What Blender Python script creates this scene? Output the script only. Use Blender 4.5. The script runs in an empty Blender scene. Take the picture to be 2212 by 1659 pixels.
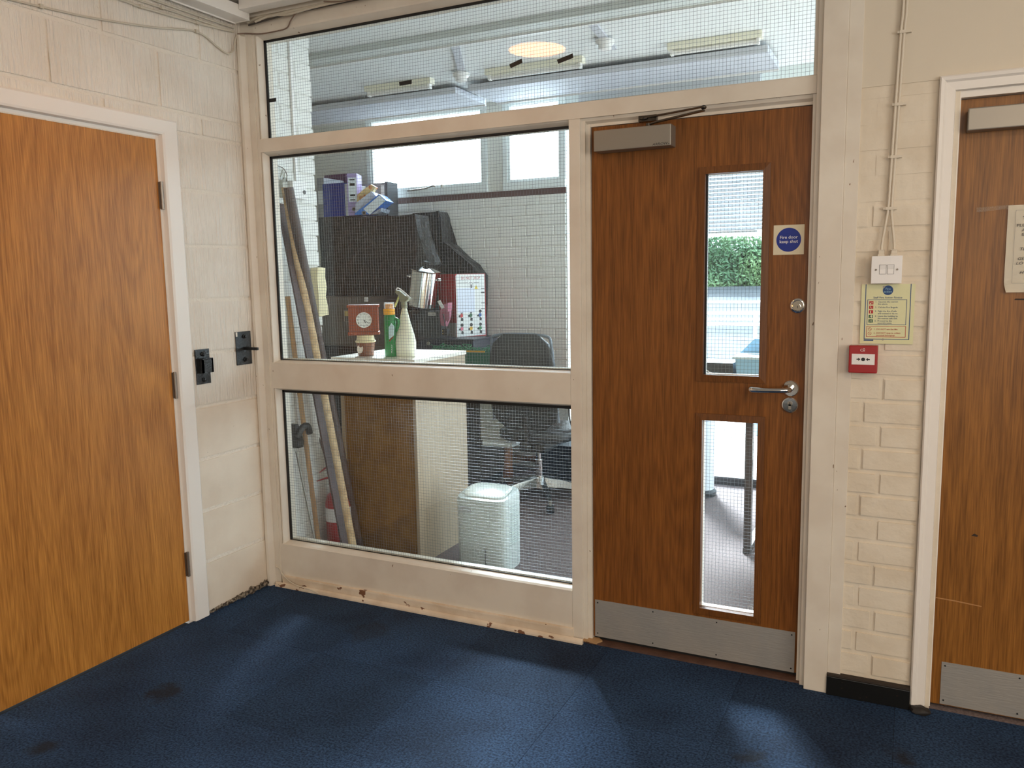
import bpy, bmesh, math, random
from mathutils import Vector, Matrix, noise
random.seed(7)
R = math.radians
SC = bpy.context.scene
COL = SC.collection
# ------------------------------------------------------------------ camera
W, H, FPX = 2212, 1659, 1764.89
YAW, PITCH, ROLL = -.4537, -.1290, -.0171
CP = Vector((2.6918, -2.8633, 1.4261))
cy, sy, cp_, sp_ = math.cos(YAW), math.sin(YAW), math.cos(PITCH), math.sin(PITCH)
F = Vector((sy*cp_, cy*cp_, sp_)); R0 = Vector((cy, -sy, 0)); U0 = R0.cross(F)
CR = R0*math.cos(ROLL) + U0*math.sin(ROLL); CU = -R0*math.sin(ROLL) + U0*math.cos(ROLL)
cam = bpy.data.cameras.new('camera'); co = bpy.data.objects.new('camera', cam); COL.objects.link(co)
cam.sensor_width = 36; cam.lens = 36*FPX/W; cam.clip_start = .02; cam.clip_end = 300
m = Matrix((CR, CU, -F)).transposed().to_4x4(); m.translation = CP
co.matrix_world = m
SC.camera = co
def P(px, py, ax, v):            # where a line of sight meets a plane of the room
    d = F + CR*((px-W/2)/FPX) - CU*((py-H/2)/FPX)
    i = 'xyz'.index(ax); t = (v-CP[i])/d[i]
    return CP + d*t
# ------------------------------------------------------------------ light and exposure
SC.view_settings.view_transform = 'Standard'; SC.view_settings.look = 'None'
SC.view_settings.gamma = 1; SC.view_settings.use_curve_mapping = False
SC.view_settings.exposure = 0.0
SC.cycles.transparent_max_bounces = 24
SC.cycles.max_bounces = 10
SC.cycles.diffuse_bounces = 6
wd = bpy.data.worlds.new('sky'); SC.world = wd; wd.use_nodes = True
wn = wd.node_tree.nodes; wl = wd.node_tree.links
bg = wn['Background']; bg.inputs['Strength'].default_value = 12.5
tc = wn.new('ShaderNodeTexCoord'); sx = wn.new('ShaderNodeSeparateXYZ'); cr = wn.new('ShaderNodeValToRGB')
wl.new(tc.outputs['Generated'], sx.inputs[0]); wl.new(sx.outputs['Z'], cr.inputs[0])
cr.color_ramp.elements[0].color = (.80, .91, 1, 1); cr.color_ramp.elements[0].position = 0
cr.color_ramp.elements[1].color = (.62, .80, 1, 1); cr.color_ramp.elements[1].position = 1
wl.new(cr.outputs[0], bg.inputs['Color'])
# hazy sun behind thin cloud, high beyond the office windows: a broad glow around its direction
SD = Vector((-.47, .88, 0)).normalized()*math.cos(R(33)) + Vector((0, 0, math.sin(R(33))))
nv = wn.new('ShaderNodeVectorMath'); nv.operation = 'NORMALIZE'; wl.new(tc.outputs['Generated'], nv.inputs[0])
dv = wn.new('ShaderNodeVectorMath'); dv.operation = 'DOT_PRODUCT'; dv.inputs[1].default_value = SD; wl.new(nv.outputs[0], dv.inputs[0])
mxn = wn.new('ShaderNodeMath'); mxn.operation = 'MAXIMUM'; mxn.inputs[1].default_value = 0; wl.new(dv.outputs['Value'], mxn.inputs[0])
pwn = wn.new('ShaderNodeMath'); pwn.operation = 'POWER'; pwn.inputs[1].default_value = 14; wl.new(mxn.outputs[0], pwn.inputs[0])
gln = wn.new('ShaderNodeMath'); gln.operation = 'MULTIPLY_ADD'; gln.inputs[1].default_value = 14; gln.inputs[2].default_value = 5.6; wl.new(pwn.outputs[0], gln.inputs[0])
wl.new(gln.outputs[0], bg.inputs['Strength'])
def area(name, loc, rot, sx_, sy_, power, col):
    l = bpy.data.lights.new(name, 'AREA'); l.shape = 'RECTANGLE'; l.size = sx_; l.size_y = sy_; l.energy = power; l.color = col
    o = bpy.data.objects.new(name, l); o.location = loc; o.rotation_euler = rot; COL.objects.link(o); return o
sl_ = bpy.data.lights.new('hazy_sun', 'SUN'); sl_.energy = 30; sl_.angle = R(13); sl_.color = (.78, .89, 1)
so_ = bpy.data.objects.new('hazy_sun', sl_); COL.objects.link(so_); so_.rotation_euler = SD.to_track_quat('Z', 'Y').to_euler(); so_.location = (0, 6, 6)
# daylight from the hall's right, added fill from the rear, and a ceiling light
area('hall_daylight', (5.35, -2.9, 1.75), (R(90), 0, R(90)), 2.2, 1.3, 66, (1, .95, .88))
area('hall_rear_fill', (3.6, -6.9, 1.8), (R(90), 0, 0), 2.6, 1.6, 68, (1, .94, .86))  # unseen fill light added to brighten surfaces facing the camera
area('hall_ceiling_light', (3.5, -2.4, 2.56), (0, 0, 0), .35, .35, 20, (1, .66, .38))
# ------------------------------------------------------------------ helpers
MATS = {}
def srgb(r, g, b):
    f = lambda c: (c/255/12.92) if c/255 <= .04045 else ((c/255+.055)/1.055)**2.4
    return (f(r), f(g), f(b), 1)
def mat(name, col, rough=.55, metal=0., bump=0., bscale=60, bstretch=(1,1,1), col2=None, cscale=8, cstretch=(1,1,1), c_lo=.4, c_hi=.62, spec=.5, emit=None, estr=0, trans=0, detail=4, chips=None, bdist=.006):
    if name in MATS: return MATS[name]
    m = bpy.data.materials.new(name); m.use_nodes = True; MATS[name] = m
    nt = m.node_tree; n = nt.nodes; l = nt.links; b = n['Principled BSDF']
    if len(col) == 3: col = (*col, 1)
    b.inputs['Base Color'].default_value = col; b.inputs['Roughness'].default_value = rough
    b.inputs['Metallic'].default_value = metal; b.inputs['Specular IOR Level'].default_value = spec
    if trans: b.inputs['Transmission Weight'].default_value = trans
    if emit: b.inputs['Emission Color'].default_value = (*emit[:3], 1); b.inputs['Emission Strength'].default_value = estr
    def nz(scale, stretch, det=4):
        g = n.new('ShaderNodeNewGeometry'); mp = n.new('ShaderNodeMapping'); mp.inputs['Scale'].default_value = stretch
        t = n.new('ShaderNodeTexNoise'); t.inputs['Scale'].default_value = scale; t.inputs['Detail'].default_value = det
        l.new(g.outputs['Position'], mp.inputs['Vector']); l.new(mp.outputs[0], t.inputs['Vector']); return t
    last = None
    if col2:
        if len(col2) == 3: col2 = (*col2, 1)
        t = nz(cscale, cstretch, detail); r = n.new('ShaderNodeValToRGB'); r.color_ramp.elements[0].position = c_lo; r.color_ramp.elements[1].position = c_hi
        r.color_ramp.elements[0].color = col; r.color_ramp.elements[1].color = col2
        l.new(t.outputs[0], r.inputs[0]); last = r.outputs[0]; l.new(last, b.inputs['Base Color'])
    if chips:                     # flakes of lost paint showing what is below
        ccol, cs, cst, th = chips
        t = nz(cs, cst, 3); r = n.new('ShaderNodeValToRGB'); r.color_ramp.interpolation = 'LINEAR'
        r.color_ramp.elements[0].position = th; r.color_ramp.elements[1].position = th+.012
        r.color_ramp.elements[0].color = (0,0,0,1); r.color_ramp.elements[1].color = (1,1,1,1)
        mx = n.new('ShaderNodeMix'); mx.data_type = 'RGBA'; mx.inputs[7].default_value = (*ccol[:3], 1)
        if last: l.new(last, mx.inputs[6])
        else: mx.inputs[6].default_value = col
        l.new(t.outputs[0], r.inputs[0]); l.new(r.outputs[0], mx.inputs[0]); l.new(mx.outputs[2], b.inputs['Base Color'])
    if bump:
        t = nz(bscale, bstretch, 5); bp = n.new('ShaderNodeBump'); bp.inputs['Strength'].default_value = bump; bp.inputs['Distance'].default_value = bdist
        l.new(t.outputs[0], bp.inputs['Height']); l.new(bp.outputs[0], b.inputs['Normal'])
    return m
def wood(name, dark, light, axis='Z', rough=.38, cathedral=True, scale=1., plane='x'):
    if name in MATS: return MATS[name]
    m = bpy.data.materials.new(name); m.use_nodes = True; MATS[name] = m
    nt = m.node_tree; n = nt.nodes; l = nt.links; b = n['Principled BSDF']; b.inputs['Roughness'].default_value = rough
    b.inputs['Specular IOR Level'].default_value = .35
    g = n.new('ShaderNodeNewGeometry')
    def mp(s, loc=(0,0,0)):
        k = n.new('ShaderNodeMapping'); k.inputs['Scale'].default_value = s; k.inputs['Location'].default_value = loc; l.new(g.outputs['Position'], k.inputs['Vector']); return k
    st = {'Z': (1, 1, .035), 'X': (.035, 1, 1), 'Y': (1, .035, 1)}[axis]
    a = n.new('ShaderNodeTexNoise'); a.inputs['Scale'].default_value = 260*scale; a.inputs['Detail'].default_value = 5; l.new(mp(st).outputs[0], a.inputs['Vector'])
    # long cathedral figure: rings of a stretched, distorted wave
    st2 = {'Z': (5, 5, .55), 'X': (.55, 5, 5), 'Y': (5, .55, 5)}[axis]
    c = n.new('ShaderNodeTexNoise'); c.inputs['Scale'].default_value = .8*scale; c.inputs['Detail'].default_value = 2.5; c.inputs['Distortion'].default_value = .6; l.new(mp(st2, (3.1, 1.7, .4)).outputs[0], c.inputs['Vector'])
    mu = n.new('ShaderNodeMath'); mu.operation = 'MULTIPLY'; mu.inputs[1].default_value = 17; l.new(c.outputs[0], mu.inputs[0])
    fr = n.new('ShaderNodeMath'); fr.operation = 'SINE'; 
    m2 = n.new('ShaderNodeMath'); m2.operation = 'MULTIPLY'; m2.inputs[1].default_value = 6.283; l.new(mu.outputs[0], m2.inputs[0]); l.new(m2.outputs[0], fr.inputs[0])
    m3 = n.new('ShaderNodeMath'); m3.operation = 'MULTIPLY_ADD'; m3.inputs[1].default_value = .030 if cathedral else 0.006; am = n.new('ShaderNodeMath'); am.operation = 'MULTIPLY'; am.inputs[1].default_value = .46; l.new(a.outputs[0], am.inputs[0]); l.new(fr.outputs[0], m3.inputs[0]); l.new(am.outputs[0], m3.inputs[2])
    d = n.new('ShaderNodeTexNoise'); d.inputs['Scale'].default_value = 2.2; d.inputs['Detail'].default_value = 2; l.new(mp(st2, (1, 2, 3)).outputs[0], d.inputs['Vector'])
    m4 = n.new('ShaderNodeMath'); m4.operation = 'MULTIPLY_ADD'; m4.inputs[1].default_value = .13; l.new(d.outputs[0], m4.inputs[0]); l.new(m3.outputs[0], m4.inputs[2])
    r = n.new('ShaderNodeValToRGB'); r.color_ramp.elements[0].position = .18; r.color_ramp.elements[1].position = .42
    r.color_ramp.elements[0].color = (*dark[:3], 1); r.color_ramp.elements[1].color = (*light[:3], 1)
    l.new(m4.outputs[0], r.inputs[0]); l.new(r.outputs[0], b.inputs['Base Color'])
    bp = n.new('ShaderNodeBump'); bp.inputs['Strength'].default_value = .12; bp.inputs['Distance'].default_value = .002
    l.new(a.outputs[0], bp.inputs['Height']); l.new(bp.outputs[0], b.inputs['Normal'])
    return m
def glass(name, tint=(.97, .99, .985), r0=.026, haze=0., gain=1., hcol=(.8,.84,.84)):
    if name in MATS: return MATS[name]
    m = bpy.data.materials.new(name); m.use_nodes = True; MATS[name] = m
    nt = m.node_tree; n = nt.nodes; l = nt.links; n.remove(n['Principled BSDF']); out = n['Material Output']
    g = n.new('ShaderNodeNewGeometry'); dt = n.new('ShaderNodeVectorMath'); dt.operation = 'DOT_PRODUCT'
    l.new(g.outputs['Normal'], dt.inputs[0]); l.new(g.outputs['Incoming'], dt.inputs[1])
    ab = n.new('ShaderNodeMath'); ab.operation = 'ABSOLUTE'; l.new(dt.outputs['Value'], ab.inputs[0])
    iv = n.new('ShaderNodeMath'); iv.operation = 'SUBTRACT'; iv.inputs[0].default_value = 1; l.new(ab.outputs[0], iv.inputs[1])
    pw = n.new('ShaderNodeMath'); pw.operation = 'POWER'; pw.inputs[1].default_value = 5; l.new(iv.outputs[0], pw.inputs[0])
    ma = n.new('ShaderNodeMath'); ma.operation = 'MULTIPLY_ADD'; ma.inputs[1].default_value = 1-r0; ma.inputs[2].default_value = r0; l.new(pw.outputs[0], ma.inputs[0])
    tr = n.new('ShaderNodeBsdfTransparent'); tr.inputs[0].default_value = (*tint, 1)
    gl = n.new('ShaderNodeBsdfGlossy'); gl.inputs['Roughness'].default_value = 0.0; gl.inputs[0].default_value = (1, 1, 1, 1)
    mx = n.new('ShaderNodeMixShader'); l.new(ma.outputs[0], mx.inputs[0]); l.new(tr.outputs[0], mx.inputs[1]); l.new(gl.outputs[0], mx.inputs[2])
    last = mx.outputs[0]
    if haze:
        df = n.new('ShaderNodeBsdfTranslucent'); df.inputs[0].default_value = (*hcol, 1)
        m2 = n.new('ShaderNodeMixShader'); m2.inputs[0].default_value = haze; l.new(last, m2.inputs[1]); l.new(df.outputs[0], m2.inputs[2]); last = m2.outputs[0]
    l.new(last, out.inputs[0]); return m
def tag(o, label=None, cat=None, group=None, kind=None):
    if label: o['label'] = label
    if cat: o['category'] = cat
    if group: o['group'] = group
    if kind: o['kind'] = kind
    return o
WL = {}
def thing(name, label, cat, loc=(0,0,0), group=None):
    o = bpy.data.objects.new(name, None); COL.objects.link(o); o.location = loc; o.empty_display_size = .05
    WL[o.name] = Vector(loc); tag(o, label, cat, group); return o
def obj(name, bm, m, parent=None, smooth=False, label=None, mats=None):
    me = bpy.data.meshes.new(name)
    if len(bm.verts):
        lo = Vector([min(v.co[i] for v in bm.verts) for i in range(3)]); hi = Vector([max(v.co[i] for v in bm.verts) for i in range(3)])
        c = (lo+hi)/2; c.z = lo.z
    else: c = Vector()
    for v in bm.verts: v.co -= c
    bmesh.ops.recalc_face_normals(bm, faces=bm.faces)
    bm.to_mesh(me); bm.free()
    if mats:
        for q in mats: me.materials.append(q)
    elif m: me.materials.append(m)
    if smooth:
        for p in me.polygons: p.use_smooth = True
        try: me.set_sharp_from_angle(angle=R(38))
        except Exception: pass
    o = bpy.data.objects.new(name, me); COL.objects.link(o)
    WL[o.name] = c.copy()
    if parent: o.parent = parent; o.location = c - WL[parent.name]
    else: o.location = c
    if label: o['label'] = label
    return o
def struct(name, bm, m, label=None, smooth=False):
    o = obj(name, bm, m, None, smooth); tag(o, label, kind='structure'); return o
def B(): return bmesh.new()
def box(bm, x0, x1, y0, y1, z0, z1, mi=0, bev=0):
    r = bmesh.ops.create_cube(bm, size=1)
    vs = r['verts']
    for v in vs: v.co = Vector(((x0+x1)/2 + v.co.x*(x1-x0), (y0+y1)/2 + v.co.y*(y1-y0), (z0+z1)/2 + v.co.z*(z1-z0)))
    fs = {f for v in vs for f in v.link_faces}
    for f in fs: f.material_index = mi
    if bev:
        es = list({e for v in vs for e in v.link_edges})
        bmesh.ops.bevel(bm, geom=es, offset=bev, segments=2, affect='EDGES', profile=.6)
    return vs
def xform(bm, vs, M):
    for v in vs: v.co = M @ v.co
def cyl(bm, a, b, r, r2=None, n=16, caps=True):
    a = Vector(a); b = Vector(b); d = b-a; L = d.length; r2 = r if r2 is None else r2
    q = Vector((0,0,1)).rotation_difference(d).to_matrix().to_4x4(); q.translation = (a+b)/2
    return bmesh.ops.create_cone(bm, cap_ends=caps, segments=n, radius1=r, radius2=r2, depth=L, matrix=q)['verts']
def sph(bm, c, r, sc=(1,1,1), n=12):
    M = Matrix.Translation(c) @ Matrix.Diagonal((*sc, 1))
    return bmesh.ops.create_uvsphere(bm, u_segments=n, v_segments=max(6, n*2//3), radius=r, matrix=M)['verts']
def smoothpath(pts, k=6):
    pts = [Vector(p) for p in pts]
    if len(pts) < 3: return pts
    out = []
    e = [pts[0]*2-pts[1]] + pts + [pts[-1]*2-pts[-2]]
    for i in range(1, len(e)-2):
        for j in range(k):
            t = j/k; p0, p1, p2, p3 = e[i-1:i+3]
            out.append(.5*((2*p1)+(p2-p0)*t+(2*p0-5*p1+4*p2-p3)*t*t+(3*p1-p0-3*p2+p3)*t**3))
    out.append(pts[-1]); return out
def tube(bm, pts, r, n=8, rr=None, closed=False):
    rings = []; up = None
    for i, p in enumerate(pts):
        t = (pts[min(i+1, len(pts)-1)] - pts[max(i-1, 0)]).normalized()
        if up is None: up = t.orthogonal().normalized()
        up = (up - t*up.dot(t)).normalized(); s = t.cross(up)
        q = rr(i/(len(pts)-1)) if rr else r
        rings.append([bm.verts.new(p + (up*math.cos(2*math.pi*k/n) + s*math.sin(2*math.pi*k/n))*q) for k in range(n)])
    for a, b in zip(rings, rings[1:]):
        for k in range(n): bm.faces.new((a[k], a[(k+1)%n], b[(k+1)%n], b[k]))
    if n > 2:
        bm.faces.new(rings[0][::-1]); bm.faces.new(rings[-1])
def lathe(bm, prof, c, n=28, axis=Vector((0,0,1)), sx=1, sy=1):
    c = Vector(c); q = Vector((0,0,1)).rotation_difference(axis).to_matrix()
    rings = []
    for r, z in prof:
        rings.append([bm.verts.new(c + q @ Vector((r*sx*math.cos(2*math.pi*k/n), r*sy*math.sin(2*math.pi*k/n), z))) for k in range(n)])
    for a, b in zip(rings, rings[1:]):
        for k in range(n): bm.faces.new((a[k], a[(k+1)%n], b[(k+1)%n], b[k]))
    bm.faces.new(rings[0][::-1]); bm.faces.new(rings[-1])
def prism(bm, poly, ax, a, b, mi=0):      # polygon in the other two axes, extruded along ax from a to b
    def mk(p, t):
        if ax == 'x': return (t, p[0], p[1])
        if ax == 'y': return (p[0], t, p[1])
        return (p[0], p[1], t)
    A = [bm.verts.new(mk(p, a)) for p in poly]; Bv = [bm.verts.new(mk(p, b)) for p in poly]
    fs = [bm.faces.new(A), bm.faces.new(Bv[::-1])]
    for i in range(len(poly)):
        j = (i+1) % len(poly); fs.append(bm.faces.new((A[i], A[j], Bv[j], Bv[i])))
    for f in fs: f.material_index = mi
    return A+Bv
def one(f, *a, **k): bm = B(); f(bm, *a, **k); return bm
def bx(*a, **k): return one(box, *a, **k)
def text(name, s, size, loc, m, parent, rot=(R(90),0,0), align='CENTER', sc=1., depth=.0002, shear=0, label=None):
    c = bpy.data.curves.new(name, 'FONT'); c.body = s; c.size = size; c.align_x = align; c.extrude = depth; c.resolution_u = 2; c.shear = shear; c.offset = 0.0
    o = bpy.data.objects.new(name, c); COL.objects.link(o)
    dg = bpy.context.evaluated_depsgraph_get(); me = bpy.data.meshes.new_from_object(o.evaluated_get(dg))
    bpy.data.objects.remove(o); bpy.data.curves.remove(c)
    me.materials.clear(); me.materials.append(m)
    o = bpy.data.objects.new(name, me); COL.objects.link(o); loc = Vector(loc)
    o.rotation_euler = rot; o.scale = (sc, 1, 1); WL[o.name] = loc
    if parent: o.parent = parent; o.location = loc - WL[parent.name]
    else: o.location = loc
    if label: o['label'] = label
    return o
def lump(bm, amt, sc, seed=0):
    for v in bm.verts: v.co += noise.noise_vector(v.co*sc + Vector((seed, seed*2, 0)))*amt
def subd(bm, cuts):
    bmesh.ops.subdivide_edges(bm, edges=list(bm.edges), cuts=cuts, use_grid_fill=True)
# ------------------------------------------------------------------ materials
CHIPC = srgb(120, 82, 58)
m_paint = mat('cream_gloss_paint', srgb(222, 214, 200), .42, bump=.05, bscale=25, col2=srgb(214, 204, 189), cscale=6, chips=((.22, .14, .08), 55, (1, 1, .45), .735))
m_paint_worn = mat('worn_cream_paint', srgb(226, 212, 192), .5, bump=.15, bscale=40, col2=srgb(210, 192, 168), cscale=9, chips=(CHIPC, 22, (.7, 1, 1.2), .645))
m_paint_lite = mat('white_door_trim_paint', srgb(232, 226, 218), .4, bump=.04, bscale=20)
m_block = mat('combed_white_blockwork', srgb(232, 224, 212), .5, bump=1., bscale=105, bstretch=(1, 1, .045), bdist=.013, col2=srgb(226, 216, 202), cscale=5)
m_block_s = mat('smooth_white_blockwork', srgb(226, 214, 196), .55, bump=.3, bscale=30, col2=srgb(217, 203, 184), cscale=4, chips=((.12,.09,.06), 70, (1,1,1), .755))
m_mortar = mat('painted_mortar', srgb(230, 221, 207), .6, bump=.8, bscale=70, bdist=.012)
m_brick = mat('cream_painted_brick', srgb(222, 211, 192), .5, bump=.4, bscale=35, col2=srgb(214, 201, 180), cscale=7)
m_brick_w = mat('white_painted_brick', srgb(226, 226, 222), .55, bump=.35, bscale=40)
m_mort_w = mat('white_painted_mortar', srgb(214, 214, 208), .65, bump=.5, bscale=60)
m_plaster = mat('smooth_cream_plaster', srgb(214, 203, 184), .6, bump=.12, bscale=30)
m_ceil = mat('white_ceiling', srgb(216, 212, 205), .8, bump=.1, bscale=20)
m_ceil2 = mat('office_ceiling_white', srgb(232, 234, 234), .8)
m_oak = wood('oak_veneer', srgb(146, 92, 34), srgb(202, 139, 64))
m_oak2 = wood('dark_oak_veneer', srgb(98, 57, 17), srgb(142, 88, 36))
m_oak3 = wood('mid_oak_veneer', srgb(106, 66, 22), srgb(156, 103, 44))
m_oakf = wood('oak_bead', srgb(86, 50, 18), srgb(122, 76, 34), cathedral=False)
m_black = mat('gap_shadow_black', (.006, .006, .006), .6)  # black that stands in for gap shadow at the glazing edges
m_blackp = mat('black_paint_metal', (.008, .009, .010), .28, .0, bump=.4, bscale=120)
m_skirt = mat('black_skirting_paint', (.006, .006, .0055), .35, chips=((.05,.03,.02), 60, (1,1,2), .70))
m_chrome = mat('polished_chrome', (.78, .77, .75), .08, 1)
m_steel = mat('brushed_steel_plate', (.36, .34, .31), .5, .3, bump=.15, bscale=200, bstretch=(.1,1,1), col2=(.33,.32,.30), cscale=10)
m_silver = mat('satin_silver', (.30, .275, .235), .42, .55)
m_dkbrass = mat('dark_bronze_arm', (.10, .085, .07), .25, .9)
m_hinge = mat('tarnished_hinge', (.30, .26, .22), .35, .85)
m_wire = mat('glass_wire', (.10, .11, .12), .45, .2)
m_glass = glass('wired_glass', haze=.003)
m_glassx = glass('window_glass')
m_frost = glass('obscured_glass', haze=.55, hcol=(.95, .98, 1))
m_white = mat('white_plastic', srgb(232, 230, 228), .35)
m_cable = mat('white_cable', srgb(214, 204, 186), .5)
m_red = mat('fire_red_plastic', srgb(156, 14, 16), .35)
m_blk = mat('matt_black', (.01, .01, .01), .5)
# ------------------------------------------------------------------ floors: carpet tiles of the hall
def carpet_mat(name, c1, c2):
    m = mat(name, c1, .8, bump=.9, bscale=320, col2=c2, cscale=135, c_lo=.36, c_hi=.66, spec=.2, chips=None); return m
tones = [carpet_mat('blue_carpet_%s' % k, (.009*s, .024*s, .060*s), (.044*s, .098*s, .200*s)) for k, s in (('a', 1.), ('b', .84), ('c', 1.13))]
for mm in tones:                  # broad soiling and a few spilled stains
    n = mm.node_tree.nodes; l = mm.node_tree.links; b = n['Principled BSDF']; src = b.inputs['Base Color'].links[0].from_socket
    g = n.new('ShaderNodeNewGeometry'); t = n.new('ShaderNodeTexNoise'); t.inputs['Scale'].default_value = 3.0; t.inputs['Detail'].default_value = 5; l.new(g.outputs['Position'], t.inputs['Vector'])
    r = n.new('ShaderNodeValToRGB'); r.color_ramp.elements[0].position = .3; r.color_ramp.elements[1].position = .6; r.color_ramp.elements[0].color = (.52,.52,.56,1); r.color_ramp.elements[1].color = (1,1,1,1); l.new(t.outputs[0], r.inputs[0])
    mx = n.new('ShaderNodeMix'); mx.data_type = 'RGBA'; mx.blend_type = 'MULTIPLY'; mx.inputs[0].default_value = 1; l.new(src, mx.inputs[6]); l.new(r.outputs[0], mx.inputs[7]); last = mx.outputs[2]
    t2 = n.new('ShaderNodeTexNoise'); t2.inputs['Scale'].default_value = 14; l.new(g.outputs['Position'], t2.inputs['Vector'])
    for (sx_, sy_, rad) in ((.385, -.965, .062), (2.33, -.53, .045), (2.72, -.33, .04), (.32, -1.36, .04), (.75, -.25, .09)):
        vm = n.new('ShaderNodeVectorMath'); vm.operation = 'DISTANCE'; vm.inputs[1].default_value = (sx_, sy_, 0); l.new(g.outputs['Position'], vm.inputs[0])
        ad = n.new('ShaderNodeMath'); ad.operation = 'MULTIPLY_ADD'; ad.inputs[1].default_value = .12; l.new(t2.outputs[0], ad.inputs[0]); l.new(vm.outputs['Value'], ad.inputs[2])
        mr = n.new('ShaderNodeMapRange'); mr.inputs[1].default_value = rad+.035; mr.inputs[2].default_value = rad+.075; mr.inputs[3].default_value = .75 if rad < .08 else .35; mr.inputs[4].default_value = 0; l.new(ad.outputs[0], mr.inputs[0])
        mz = n.new('ShaderNodeMix'); mz.data_type = 'RGBA'; l.new(mr.outputs[0], mz.inputs[0]); l.new(last, mz.inputs[6]); mz.inputs[7].default_value = (.016,.016,.018,1); last = mz.outputs[2]
    l.new(last, b.inputs['Base Color'])
m_sub = mat('carpet_underlay', (.004, .006, .010), .95)
floor = struct('floor', bx(-.7, 6.0, -7, -.0, -.06, -.006), m_sub, 'blue carpet tiled floor of the hall')
tile_me = {}
for ix in range(-1, 11):
    for iy in range(-10, 0):
        x0 = .2+.5*ix; y0 = .5*iy
        if x0+.5 > 5.5: continue
        if x0 < 0: x0c = 0.0
        else: x0c = x0
        y1 = y0+.5
        g = .0006; key = (x0c == x0, )
        bm = bx(x0c+g, x0+.5-g, y0+g, y1-g-(0.0 if iy < -1 else 0.0), -.006, 0)
        obj('carpet_tile', bm, tones[(ix*7+iy*5+ix*iy) % 3 if (ix+iy) % 2 else 0], floor)
thr = struct('trim_1', bx(1.60, 2.395, -.002, .11, -.05, .006), mat('brown_lino_threshold', srgb(92, 66, 54), .6, bump=.3, bscale=90, col2=srgb(78, 54, 44), cscale=14), 'worn brown threshold strip under the glazed fire door')
obj('packing_wedge', one(prism, [(1.585, .0), (1.645, -.004), (1.66, .022), (1.64, .04), (1.585, .04)], 'z', .004, .012), mat('bare_wood', srgb(176, 140, 98), .6), thr)
# ------------------------------------------------------------------ left block wall of the hall
wl_ = struct('wall_left', B(), None, 'white painted blockwork wall holding the plain oak door')
BX = -.004
bm = B()
box(bm, -.2, BX, -.49, 0.0, -.05, 2.62); box(bm, -.2, BX, -7, -.49, 1.99, 2.62); box(bm, -.2, BX, -7, -1.32, -.05, 1.99)
obj('mortar_bed', bm, m_mortar, wl_)
zj = [.006] + [.231+.225*k for k in range(9)] + [2.113, 2.338, 2.563, 2.62]
def block(y0, y1, z0, z1, mm):
    g = .0055
    if y1-y0 < .03 or z1-z0 < .03: return
    bm = bx(-.03, .0, y0+g, y1-g, z0+g, z1-g)
    bmesh.ops.bevel(bm, geom=[e for e in bm.edges if all(v.co.x > -.001 for v in e.verts)], offset=.004, segments=2, affect='EDGES')
    for v in bm.verts: v.co.x += random.uniform(-.0006, .0006)
    obj('block', bm, mm, wl_, smooth=False)
for k in range(len(zj)-1):
    z0, z1 = zj[k], zj[k+1]; mm = m_block if z0 > .88 else m_block_s
    if z1 < 2.04:
        block(-.46, .012, z0, z1, mm)
        continue
    off = {9: -.261, 10: -.465, 11: -.245, 12: -.465}.get(k, -.25)
    js = sorted([.0125] + [off-.4635*j for j in range(-1, 8) if off-.4635*j < -.02 and off-.4635*j > -3.3], reverse=True)
    for a, b in zip(js, js[1:]): block(b, a, z0, z1, mm)
# crumbling foot of the wall, where the plaster has come away
bm = B()
for i in range(46):
    t = i/45; y = -.385+.36*t; s = .006+.012*random.random()*(.4+t)
    r = bmesh.ops.create_icosphere(bm, subdivisions=1, radius=s)['verts']
    for v in r: v.co = Vector((.004+v.co.x*.8, y+v.co.y*1.1, .006+random.random()*.02*t+v.co.z)) + noise.noise_vector(v.co*300)*.003
obj('crumbled_plaster', bm, mat('exposed_dirty_plaster', (.03, .022, .016), .9, col2=(.30, .25, .19), cscale=90, bump=.5), wl_)['kind'] = 'stuff'
# ------------------------------------------------------------------ left door and its frame
d1 = struct('door_1', bx(-.050, -.006, -1.30, -.494, .008, 1.992), m_oak, 'plain oak veneered door in the left blockwork wall')
fr = struct('trim_2', bx(-.1, -.003, -.494, -.482, -.01, 2.006), m_paint_lite, 'white painted casing around the plain oak door')
obj('head_lining', bx(-.1, -.003, -1.32, -.4945, 1.994, 2.006), m_paint_lite, fr)
bm = B(); prism(bm, [(-.003, -.482), (.016, -.478), (.019, -.468), (.019, -.408), (.014, -.401), (-.003, -.401)], 'z', .002, 2.07)
for v in bm.verts:
    if v.co.z > 2: v.co.z = 2.006 + (v.co.y+.482)/.081*.066
obj('architrave', bm, m_paint_lite, fr)
bm = B(); prism(bm, [(-.003, 2.006), (.016, 2.010), (.019, 2.018), (.019, 2.064), (.014, 2.071), (-.003, 2.071)], 'y', -1.32, -.4825)
for v in bm.verts: v.co = Vector((v.co.x, v.co.y, v.co.z))
bm2 = B(); A_ = [(-.003, 2.006), (.016, 2.010), (.019, 2.018), (.019, 2.064), (.014, 2.071), (-.003, 2.071)]
va = [bm2.verts.new((x, -1.35, z)) for x, z in A_]; vb = [bm2.verts.new((x, -.4815+(z-2.006)/.066*.081, z)) for x, z in A_]
bm2.faces.new(va); bm2.faces.new(vb[::-1])
for i in range(6): bm2.faces.new((va[i], va[(i+1)%6], vb[(i+1)%6], vb[i]))
bm.free(); obj('architrave', bm2, m_paint_lite, fr)
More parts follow.
